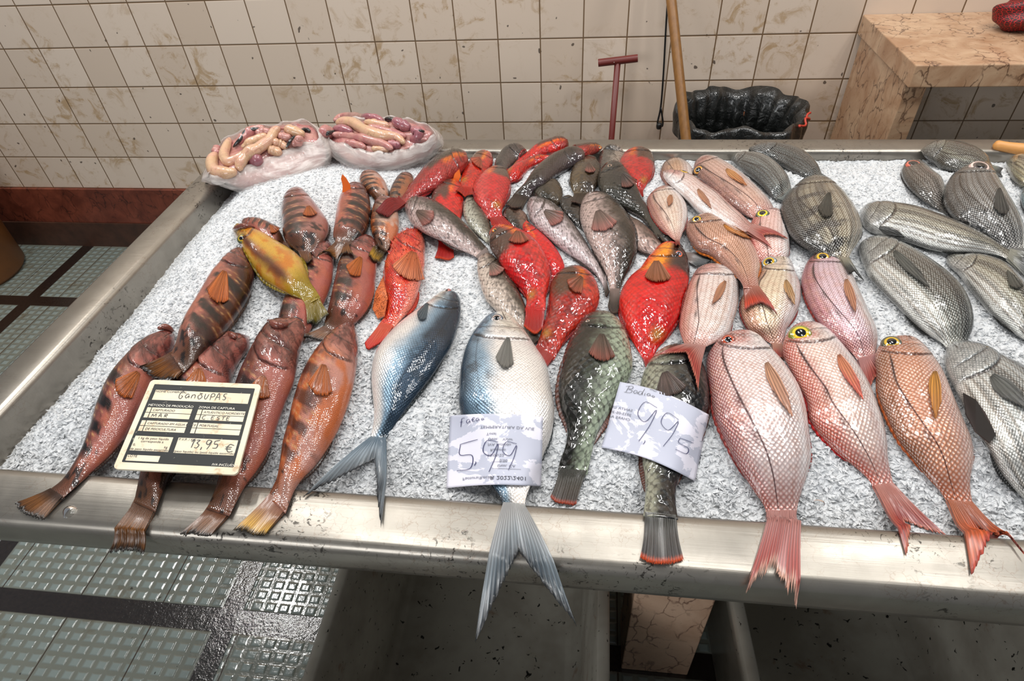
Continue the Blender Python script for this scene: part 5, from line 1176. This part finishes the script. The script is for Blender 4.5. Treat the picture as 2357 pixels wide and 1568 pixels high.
bt('P.V.P. / KG', .447, .685, .034); bt('(peso líquido) ou (peso líquido escorrido)', .69, .808, .031, al='CENTER')
bt('LOTE', .082, .878, .034); bt('IVA INCLUÍDO', .78, .925, .032, M_WHT, .2)
GL = {
 'G': [[(.9,.15),(.5,0),(.1,.4),(.15,.85),(.5,1),(.8,.7),(.45,.6)]], 'a': [[(.8,.45),(.4,.35),(.1,.7),(.4,1),(.8,.6),(.85,1)]], 'R': [[(.1,1),(.12,.3)],[(.12,.5),(.5,.3),(.75,.45)]],
 'n': [[(.1,1),(.15,.4)],[(.15,.55),(.5,.35),(.75,.5),(.8,1)]], 'O': [[(.5,.3),(.1,.6),(.4,1),(.85,.7),(.5,.3)],[(.2,.15),(.8,.25)]], 'U': [[(.1,.25),(.15,.85),(.5,1),(.8,.3)]], 'P': [[(.2,1.15),(.2,.2),(.7,.15),(.75,.55),(.25,.65)]],
 'A': [[(.05,1),(.45,.05),(.85,1)],[(.2,.65),(.7,.62)]], 'S': [[(.85,.1),(.3,.15),(.25,.45),(.75,.65),(.6,.95),(.15,.9)]], '1': [[(.2,.35),(.55,0),(.45,1)]], '3': [[(.15,.1),(.7,.1),(.35,.42),(.75,.65),(.5,1),(.1,.95)]],
 ',': [[(.3,.85),(.35,1.0),(.2,1.25)]], '9': [[(.8,.1),(.3,.05),(.15,.4),(.5,.55),(.8,.15),(.7,.6),(.45,1.1)]], '5': [[(.2,.12),(.9,.0)],[(.2,.12),(.2,.45),(.7,.5),(.65,.9),(.1,.95)]],
 'e': [[(1,.15),(.5,.05),(.25,.5),(.5,.95),(1,.85)],[(.05,.38),(.8,.38)],[(.05,.6),(.75,.6)]], 'M': [[(.05,1),(.15,.2),(.45,.8),(.8,.15),(.9,1)]], 'r': [[(.1,1),(.15,.15),(.7,.2),(.6,.5),(.2,.55),(.75,1)]],
 'C': [[(.8,.1),(.3,.2),(.15,.7),(.5,1),(.8,.85)]], '.': [[(.3,.9),(.38,.95)]], 'E': [[(.8,.1),(.2,.1),(.15,1),(.75,.95)],[(.2,.5),(.65,.5)]], 'T': [[(.05,.12),(.95,.05)],[(.5,.1),(.45,1)]],
 'F': [[(.9,.0),(.4,.1),(.3,1.2)],[(.1,.55),(.65,.5)]], 'd': [[(.7,.5),(.3,.5),(.15,.9),(.6,.9),(.95,-.1)],[(.75,.6),(.8,1)]], 'B': [[(.15,1),(.35,0)],[(.0,.15),(.7,-.05),(.75,.3),(.35,.45),(.8,.6),(.6,.95),(-.05,1.0)]], 'i': [[(.3,.5),(.25,1)],[(.35,.3),(.4,.25)]], 'o': [[(.5,.55),(.2,.75),(.4,1),(.8,.8),(.5,.55)]], '~': [[(.1,.3),(.4,.2),(.7,.35),(1,.22)]],
}
def hand(seq, mapf, z, w, mat, name, parent, origin):
    L_ = []
    for ch, x, y, sx, sy in seq:
        for s in GL[ch]: L_.append([(x+px_*sx, y+py_*sy) for px_, py_ in s])
    strokes(L_, w, mapf, z, mat, name, parent, origin)
bm2 = lambda u, v, z: bmap(u, v, z)
hand([(c, .30+i*.052, .135+(.012 if c in 'aRn' else 0), .042, .085) for i, c in enumerate('GaRnOUPAS') if c]  if False else
     [('G',.31,.13,.045,.09),('a',.365,.135,.045,.075),('n',.42,.14,.045,.07),('O',.475,.13,.05,.085),('U',.535,.13,.045,.08),('P',.585,.135,.05,.075),('A',.635,.13,.05,.085),('S',.695,.13,.04,.085)], bm2, tz, .0075, M_INK, 'handwriting', board, bc)
hand([('M',.14,.402,.045,.042),('A',.20,.402,.035,.042),('r',.25,.402,.035,.042),('C',.575,.400,.04,.046),('.',.62,.402,.03,.042),('E',.655,.402,.035,.042),('S',.70,.402,.035,.042),('T',.74,.402,.04,.042),('E',.785,.402,.035,.042)], bm2, tz, .006, M_INK, 'handwriting', board, bc)
hand([('1',.55,.665,.05,.09),('3',.59,.665,.05,.09),(',',.645,.68,.03,.075),('9',.675,.665,.06,.09),('5',.74,.665,.055,.09),('e',.845,.70,.07,.085)], bm2, tz, .0085, M_INK, 'handwriting', board, bc)

def paper_mat():
    m, nt, b = new_mat('wet_paper'); N = NB(nt); uv = N.n('ShaderNodeUVMap', uv_map='UVMap').outputs[0]
    n = N.noise(uv, 2.6, 5, .62, .6)
    wet = N.step(n, .47, .49)
    c = N.mix(wet, L4((228, 226, 238)), L4((200, 203, 219)))
    nt.links.new(c, b.inputs['Base Color']); b.inputs['Roughness'].default_value = .55
    nt.links.new(N.math('SUBTRACT', 1, N.math('MULTIPLY', wet, .12)), b.inputs['Alpha'])
    return m
M_PAPER = paper_mat()
def note(corners, label, n=34, bow=0.0):
    c = px('P', corners); z = np.full((n, n), RIM+.06)
    UU, VV = np.meshgrid(np.linspace(0, 1, n), np.linspace(0, 1, n), indexing='ij')
    PX = np.zeros((n, n, 2))
    for i in range(2): PX[..., i] = (c[0][i]*(1-UU)+c[1][i]*UU)*(1-VV)+(c[3][i]*(1-UU)+c[2][i]*UU)*VV
    PX[..., 1] += -bow*np.sin(UU*math.pi)
    for it in range(6):
        P = at_z_arr(PX.reshape(-1, 2), z.ravel()).reshape(n, n, 3)
        h = Hq(P[..., 0], P[..., 1])+.003
        e = h.copy()
        for _ in range(160):
            s = e.copy(); s[1:-1] = np.maximum(s[1:-1], (s[:-2]+s[2:])/2*.9995+.0005*s[1:-1]); s[:, 1:-1] = np.maximum(s[:, 1:-1], (s[:, :-2]+s[:, 2:])/2-.0002); e = s
        for _ in range(6):
            e[1:-1] = (e[:-2]+e[1:-1]+e[2:])/3; e[:, 1:-1] = (e[:, :-2]+e[:, 1:-1]+e[:, 2:])/3
        z = .4*z+.6*(e+.001)
    P = at_z_arr(PX.reshape(-1, 2), z.ravel()).reshape(n, n, 3)
    org = P.reshape(-1, 3).mean(0)
    root = empty('price_note', tuple(org)); tag(root, label, 'price note')
    uv = np.stack([UU, VV], -1).reshape(-1, 2)+np.array([corners[0][0]*.01, 0])
    o = mesh_obj('paper', P.reshape(-1, 3)-org, grid_faces(n, n), M_PAPER, root, True, None, uv)
    s = o.modifiers.new('thickness', 'SOLIDIFY'); s.thickness = .0004
    def mp(u, v, off):
        uu = min(max(u, 0), .9999)*(n-1); vv = min(max(v, 0), .9999)*(n-1); i, j = int(uu), int(vv); a, b_ = uu-i, vv-j
        q = (P[i, j]*(1-a)+P[i+1, j]*a)*(1-b_)+(P[i, j+1]*(1-a)+P[i+1, j+1]*a)*b_
        nn_ = np.cross(P[i, j+1]-P[i, j], P[i+1, j]-P[i, j]); nn_ /= np.linalg.norm(nn_)+1e-12
        if nn_[2] < 0: nn_ = -nn_
        return q+nn_*off
    return root, mp, org
r1, mp1, o1 = note([(1036, 957), (1250, 960), (1246, 1120), (1027, 1124)], 'damp paper note with 5,99 in blue pen on the large silver fish', bow=6)
hand([('F',.11,.05,.06,.10),('a',.18,.045,.05,.08),('e',.235,.05,.04,.06),('a',.28,.04,.045,.06),('o',.335,.03,.04,.06)], mp1, .0012, .006, M_BLUE, 'handwriting', r1, o1)
hand([('5',.08,.36,.26,.44),(',',.27,.55,.10,.14),('9',.34,.36,.24,.42),('9',.55,.38,.22,.38)], mp1, .0012, .008, M_BLUE, 'handwriting', r1, o1)
def nt_text(txt, u, v, s, mp, root, org, mat=M_GREY, fx=False, fy=False, al='LEFT'):
    text_mesh(txt, u, -v, s, lambda a, b, z: mp(a, -b, z), .0008, mat, 'show_through_print', root, org, al, fx, fy)
nt_text('TEMPERATURA DA VUE', .33, .17, .055, mp1, r1, o1, M_GREY, False, True)
nt_text('R 2022/2401', .46, .88, .075, mp1, r1, o1, M_DGREY, False, True)
nt_text('Factura/Recibo', .17, .88, .055, mp1, r1, o1, M_GREY, False, True)
for i, (tx, uu) in enumerate([('Total', .40), ('Desc.   Valor', .42), ('IVA incluido', .42), ('Resumo', .45), ('30/05/22', .42), ('0,00', .55), ('Dest. CA', .53)]):
    nt_text(tx, uu, .27+i*.075, .05, mp1, r1, o1, M_GREY, False, True)
strokes([[(.48,.775),(.78,.78)], [(.47,.68),(.63,.68)]], .004, mp1, .001, M_DGREY, 'printed_rule', r1, o1)
r2, mp2, o2 = note([(1427, 879), (1632, 955), (1600, 1108), (1384, 1030)], 'damp curled paper note with 9,95 in pen across the blotched parrotfish', bow=12)
hand([('B',.08,.04,.10,.10),('a',.17,.06,.06,.07),('d',.22,.04,.07,.09),('i',.29,.05,.04,.08),('a',.32,.06,.05,.06),('o',.37,.06,.05,.06),('~',.33,.0,.09,.07)], mp2, .0012, .005, M_INK, 'handwriting', r2, o2)
hand([('9',.24,.19,.28,.55),(',',.40,.62,.08,.16),('9',.50,.24,.26,.46),('5',.72,.50,.20,.22)], mp2, .0012, .007, M_BLUE, 'handwriting', r2, o2)
nt_text('SANTA CRUZ', .22, .40, .05, mp2, r2, o2, M_GREY, True, False); nt_text('2022-05-30', .22, .47, .05, mp2, r2, o2, M_GREY, True, False); nt_text('CHARE AA', .22, .54, .05, mp2, r2, o2, M_GREY, True, False)

# ------------------------------------------------------------------ wooden handle at the back right
m, nt, b = new_mat('worn_pale_wood'); N = NB(nt); pos = N.geo_pos(); mp = N.n('ShaderNodeMapping'); nt.links.new(pos, mp.inputs[0]); mp.inputs['Scale'].default_value = (12, 120, 120)
nt.links.new(N.mix(N.noise(mp.outputs[0], 1, 4, .6), L4((196, 130, 62)), L4((222, 164, 96))), b.inputs['Base Color']); b.inputs['Roughness'].default_value = .45; M_WOOD = m
a0 = hit(*px('E', [(2160, 108)])[0], .014); a1 = hit(*px('E', [(2440, 128)])[0], .014); a0[2] = a1[2] = max(a0[2], a1[2])
t = np.linspace(0, 1, 24); P = a0[None]*(1-t)[:, None]+a1[None]*t[:, None]
v, f = tube_mesh(P, .0125*np.sqrt(np.clip(1-(1-np.minimum(t*9, 1))**2, .03, 1))*(1-.1*np.sin(t*6)), 20)
kn = empty('knife', tuple(a0)); tag(kn, 'orange-brown wooden handle of a tool lying on the back rim at the right edge', 'tool')
mesh_obj('grip', np.array(v)-a0, f, M_WOOD, kn)
v, f = tube_mesh([a1, a1+(a1-a0)*.8], [.006, .006], 12); mesh_obj('shaft', np.array(v)-a0, f, M_STEEL, kn)

# ------------------------------------------------------------------ things behind the table
M_MARB = marble_mat('beige_brown_marble', (168, 128, 96), (204, 172, 140), (70, 42, 32), 9, .25)
M_MARB_SHADE = marble_mat('beige_brown_marble_shaded', (150, 118, 90), (176, 142, 110), (70, 48, 38), 6, .35)  # same counter marble with side shading put into the colour, not assigned
ct = empty('marble_counter', (1.3, 2.07, 0)); tag(ct, 'beige veined marble counter against the tiled wall at the back right', 'counter')
box('countertop', tuple(local([(.857, 1.833, .900)], ct)[0]), tuple(local([(2.1, 2.305, .961)], ct)[0]), M_MARB, ct, bevel=.004)
box('side_panel', tuple(local([(.868, 1.87, 0)], ct)[0]), tuple(local([(.925, 2.290, .900)], ct)[0]), M_MARB, ct, bevel=.003)
box('side_panel', tuple(local([(2.02, 1.87, 0)], ct)[0]), tuple(local([(2.08, 2.290, .900)], ct)[0]), M_MARB, ct, bevel=.003)
# red net bundle on the counter
m, nt, b = new_mat('red_netting'); N = NB(nt); uv = N.n('ShaderNodeUVMap', uv_map='UVMap').outputs[0]
vo = N.n('ShaderNodeTexVoronoi', feature='DISTANCE_TO_EDGE', voronoi_dimensions='2D'); nt.links.new(uv, vo.inputs['Vector']); vo.inputs['Scale'].default_value = 34
nt.links.new(N.mix(N.step(vo.outputs['Distance'], .02, .12), L4((196, 22, 26)), L4((52, 8, 10))), b.inputs['Base Color']); nt.links.new(N.bump(vo.outputs['Distance'], -1, .006), b.inputs['Normal']); b.inputs['Roughness'].default_value = .5
c0 = at_z(2352, 30, .961+.045); c0[1] = min(c0[1], 2.23)
V = []; UV = []
for i in range(25):
    for j in range(40):
        a, p = math.pi*i/24, 2*math.pi*j/40; r = .058*(1+.08*math.sin(3*p+i*.5)+.06*math.sin(7*a+2*p))
        V.append((r*1.25*math.sin(a)*math.cos(p), r*math.sin(a)*math.sin(p), max(-.042, r*.8*math.cos(a)))); UV.append((j/40, i/24))
nb_ = mesh_obj('net_bundle', V, grid_faces(25, 40, True), m, None, True, None, UV); nb_.location = (c0[0], c0[1], .961+.043)
tag(nb_, 'bundle of red netting on the marble counter at the top right', 'netting')

# lined waste bin
bx, by, br, bh = .475, 2.06, .190, .75
root = empty('waste_bin', (bx, by, 0)); tag(root, 'orange-brown waste bin with a black liner between table and wall', 'bin')
M_BRN = plain('orange_brown_plastic', (150, 84, 48), .45)
hb = bh-.05
pr = [(0.0, .002), (.15, .002), (.152, .02), (.182, hb-.03), (.188, hb-.01), (.186, hb-.012), (.180, hb-.03), (.150, .03), (0, .028)]
def lathe(pr, n=64, ripple=None):
    V = []
    for i, (r, z) in enumerate(pr):
        for k in range(n):
            a = 2*math.pi*k/n; rr, zz = (r, z) if ripple is None else ripple(i, a, r, z); V.append((rr*math.cos(a), rr*math.sin(a), zz))
    return V, grid_faces(len(pr), n, True)
v, f = lathe(pr); mesh_obj('bin_body', v, f, M_BRN, root)
m, nt, b = new_mat('black_bin_liner'); N = NB(nt); pos = N.geo_pos()
b.inputs['Base Color'].default_value = L4((20, 22, 21)); b.inputs['Roughness'].default_value = .28; b.inputs['Coat Weight'].default_value = .5
nt.links.new(N.bump(N.noise(pos, 22, 5, .6, 1.5), .8, .012), b.inputs['Normal']); M_LIN = m
prl = [(.148, .38), (.152, .55), (.158, .66), (.172, bh-.02), (.196, bh+.008), (.205, bh-.004), (.208, bh-.03), (.204, bh-.06), (.200, bh-.085)]
def rp(i, a, r, z):
    w = min(i/3, 1)
    return r+.007*math.sin(a*17+1.5*math.sin(a*3))*(1 if i < 8 else 1.4)*w + .008*math.sin(a*5+1)*w - (0.012*math.sin(a*23+i*.4) if i < 3 else 0), z+(.008*math.sin(a*7+1)+.010*math.sin(a*3))*w
v, f = lathe(prl, 160, rp); mesh_obj('liner', v, f, M_LIN, root)
v, f = lathe([(0, .38), (.1, .375), (.155, .39)], 64); mesh_obj('liner_bottom', v, f, M_LIN, root)
# red drawstring
pts = []
for a in np.linspace(-.75, -.15, 16): pts.append((.207*math.cos(a)+.006*math.sin(a*30), .207*math.sin(a), bh+.004-.02*abs(a+.45)+.006*math.sin(a*24)))
v, f = tube_mesh(pts, .0035, 8); mesh_obj('drawstring', v, f, plain('orange_red_string', (190, 62, 44), .5), root)

# wooden pole in front of the bin
m, nt, b = new_mat('old_varnished_pole'); N = NB(nt); pos = N.geo_pos(); mp = N.n('ShaderNodeMapping'); nt.links.new(pos, mp.inputs[0]); mp.inputs['Scale'].default_value = (90, 90, 5)
nt.links.new(N.mix(N.noise(mp.outputs[0], 1, 4, .6), L4((98, 62, 26)), L4((152, 106, 52))), b.inputs['Base Color']); b.inputs['Roughness'].default_value = .4
A_ = at_y(1578, 312, 1.83); B_ = at_y(1545, 0, 2.06); d_ = (B_-A_)/(B_[2]-A_[2]); lo = A_-d_*A_[2]; hi = A_+d_*((2.28-A_[1])/d_[1])
tt = np.linspace(0, 1, 12); v, f = tube_mesh([lo*(1-q)+hi*q for q in tt], .0150, 20)
o = mesh_obj('wooden_pole', np.array(v)-lo, f, m); o.location = lo; tag(o, 'long brown wooden pole leaning on the tiled wall in front of the bin', 'pole')
# red T-handled bar
Y = 2.2
h0, h1 = at_y(1377, 145, Y), at_y(1468, 134, Y); top_ = at_y(1422, 140, Y); lw = at_y(1408, 312, Y-.03)
dd = (top_-lw)/(top_[2]-lw[2]); flo = lw-dd*lw[2]
rt = empty('lifting_key', tuple(flo)); tag(rt, 'dark red metal T-shaped bar standing against the tiled wall', 'tool')
M_RP = marble_mat('chipped_red_paint', (96, 36, 30), (116, 46, 38), (160, 140, 130), 30, .4)
m, nt, b = new_mat('dark_red_paint'); N = NB(nt); nt.links.new(N.mix(N.step(N.noise(N.geo_pos(), 90, 3), .72, .76), L4((104, 36, 30)), L4((190, 180, 170))), b.inputs['Base Color']); b.inputs['Roughness'].default_value = .4
v, f = tube_mesh([h0-flo, h1-flo], .0125, 20, cap=False); mesh_obj('crossbar', v, f, m, rt)
v, f = tube_mesh([h0-flo, h1-flo], .0105, 20, cap=False); mesh_obj('crossbar_bore', v, f, plain('dark_bore', (30, 16, 14), .7), rt)
v, f = tube_mesh([np.zeros(3), top_-flo], .0105, 16); mesh_obj('shaft', v, f, m, rt)
# black cable with a loop
M_CAB = plain('black_rubber', (16, 16, 16), .4)
cp = [at_y(1545, -250, 2.29), at_y(1540, -60, 2.29), at_y(1533, 60, 2.29), at_y(1527, 170, 2.29), at_y(1521, 245, 2.29), at_y(1513, 286, 2.285), at_y(1520, 293, 2.28), at_y(1526, 285, 2.285), at_y(1521, 247, 2.29)]
v, f = tube_mesh(catmull(cp, 70), .0032, 10); cc = np.array(cp[0])
o = mesh_obj('hanging_cable', np.array(v)-cc, f, M_CAB); o.location = cc; tag(o, 'thin black cable with a looped end hanging down the tiled wall', 'cable')
v, f = lathe([(0, -.012), (.009, -.010), (.011, 0), (.009, .010), (0, .012)], 16); k_ = mesh_obj('loop_knot', v, f, M_CAB, o); k_.location = at_y(1517, 290, 2.28)-cc

# rust brown drum at the left edge
v, f = lathe([(0, .002), (.20, .002), (.212, .02), (.214, .25), (.219, .26), (.214, .27), (.214, .62), (.22, .64), (.205, .64), (.2, .3), (0, .28)], 72)
m, nt, b = new_mat('rusty_brown_drum'); N = NB(nt); nt.links.new(N.mix(N.noise(N.geo_pos(), 14, 5, .6), L4((96, 56, 20)), L4((128, 78, 30))), b.inputs['Base Color']); b.inputs['Roughness'].default_value = .5
o = mesh_obj('drum', v, f, m); o.location = (-2.835, 2.03, 0); tag(o, 'rust-brown drum standing by the wall at the left edge', 'drum')

# ------------------------------------------------------------------ tubs under the table
m, nt, b = new_mat('dirty_grey_plastic'); N = NB(nt); pos = N.geo_pos()
c = N.mix(N.step(N.noise(pos, 5, 4, .6), .35, .65), L4((134, 128, 116)), L4((160, 156, 144)))
sp = N.math('MULTIPLY', N.step(N.noise(pos, 70, 3, .5, .6), .66, .70), 1)
c = N.mix(sp, c, L4((18, 18, 16)))
c = N.mix(N.math('MULTIPLY', N.step(N.noise(pos, 9, 5, .7, .4), .62, .72), .6), c, L4((110, 74, 50)))
nt.links.new(c, b.inputs['Base Color']); b.inputs['Roughness'].default_value = .32; b.inputs['Coat Weight'].default_value = .3; b.inputs['Coat Roughness'].default_value = .15
nt.links.new(N.bump(N.noise(pos, 40, 4), .2, .003), b.inputs['Normal']); M_TUB = m
def tub(cx, cy, hw, hl, z0, z1, rot, label):
    root = empty('storage_tub', (cx, cy, 0), rot); tag(root, label, 'tub')
    def ring(hx, hy, z, r):
        out = []
        for sx, sy, a0 in ((1, 1, 0), (-1, 1, 90), (-1, -1, 180), (1, -1, 270)):
            for i in range(9):
                a = math.radians(a0+90*i/8); out.append((sx*(hx-r)+r*math.cos(a), sy*(hy-r)+r*math.sin(a), z))
        return out
    tp = .035
    prof = [(hw-tp-.015, z0, .03), (hw-tp, z0+.012, .04), (hw-.006, z1-.045, .05), (hw+.0, z1-.042, .05), (hw, z1-.004, .05), (hw-.004, z1, .05), (hw-.020, z1, .045), (hw-.024, z1-.005, .042), (hw-.030, z1-.05, .04), (hw-tp-.014, z0+.045, .04), (hw-tp-.035, z0+.022, .03)]
    V = []
    for h, z, r in prof: V += ring(h, h+hl-hw, z, r)
    n = 36; F_ = grid_faces(len(prof), n, True); F_.append(tuple(range(n))[::-1]); F_.append(tuple((len(prof)-1)*n+i for i in range(n)))
    mesh_obj('tub_shell', V, F_, M_TUB, root)
tub(-.211, .52, .278, .50, .0, .40, 0, 'dirty grey plastic tub left of the marble leg under the table')
tub(.575, .56, .275, .50, .0, .40, math.radians(3), 'dirty grey plastic tub right of the marble leg under the table')

# water drops on the steel and on a bream
M_WATER, nt, b = new_mat('water'); b.inputs['Transmission Weight'].default_value = 1; b.inputs['Roughness'].default_value = 0; b.inputs['IOR'].default_value = 1.33
drops = [(160, 1178, 13, 'largest water drop on the rim, by the tail of the leftmost grouper'), (1868, 1194, 9, 'round water drop on the front rim left of the second front bream'), (1070, 1226, 7, 'water drop on the front rim left of the long silver forked tail'), (585, 1205, 0, '')]
for x, y, r, lb in drops:
    if not r: continue
    p = hit(x, y, 0); R = r*np.linalg.norm(p-[0, 0, CZ])/F
    V = []; rings = 8; ns_ = 24
    for i in range(rings):
        q = i/(rings-1)
        for j in range(ns_):
            a = 2*math.pi*j/ns_; w = 1+.12*math.sin(2*a+x)+.06*math.sin(3*a); V.append((R*q*w*math.cos(a), R*q*w*math.sin(a), .0003+R*.35*math.sqrt(max(0, 1-q*q))))
    o = mesh_obj('water_drop', V, grid_faces(rings, ns_, True), M_WATER); o.location = (p[0], p[1], RIM); tag(o, lb, 'water drop')

# ------------------------------------------------------------------ light
def area(name, loc, rot, sx, sy, power, c=(1, 1, 1)):
    l = bpy.data.lights.new(name, 'AREA'); l.shape = 'RECTANGLE'; l.size = sx; l.size_y = sy; l.energy = power; l.color = c
    o = bpy.data.objects.new(name, l); o.location = loc; o.rotation_euler = rot; col.objects.link(o); return o
for x, y, p in [(-2.25, 1.95, 16), (-1.5, 1.5, 9), (-1.05, 1.75, 7), (-.1, 1.55, 6), (.35, 1.85, 6), (1.3, 1.5, 9), (1.75, 1.8, 8), (-1.0, .8, 6), (-.55, .5, 6), (.3, .75, 6), (.75, .5, 6), (1.6, .7, 9)]:
    area('overhead_glint_light', (x, y, 3.1), (0, 0, .3), .09, .38, p, (1, .985, .96))  # unseen overhead daylight, with extra small lamps added for sharp glints on wet fish
area('front_left_fill', (-1.6, -2.4, 2.2), (math.radians(68), 0, math.radians(-32)), 2.0, 1.2, 38, (.97, .98, 1))  # added fill lamp from behind left, brightens the tubs under the table
w = bpy.data.worlds.new('World'); scn.world = w; w.use_nodes = True
w.node_tree.nodes['Background'].inputs[0].default_value = (.82, .86, .92, 1); w.node_tree.nodes['Background'].inputs[1].default_value = .19

# ------------------------------------------------------------------ camera
cam = bpy.data.cameras.new('camera'); co = bpy.data.objects.new('camera', cam); col.objects.link(co)
cam.sensor_fit = 'HORIZONTAL'; cam.sensor_width = 36; cam.lens = F*36/W; cam.clip_start = .02
Mx = Matrix(((RM[0][0], RM[1][0], RM[2][0], 0), (RM[0][1], RM[1][1], RM[2][1], 0), (RM[0][2], RM[1][2], RM[2][2], CZ), (0, 0, 0, 1)))
co.matrix_world = Mx; scn.camera = co
scn.view_settings.view_transform = 'Standard'; scn.view_settings.look = 'None'; scn.view_settings.gamma = 1; scn.view_settings.exposure = 0.22
scn.view_settings.use_curve_mapping = False
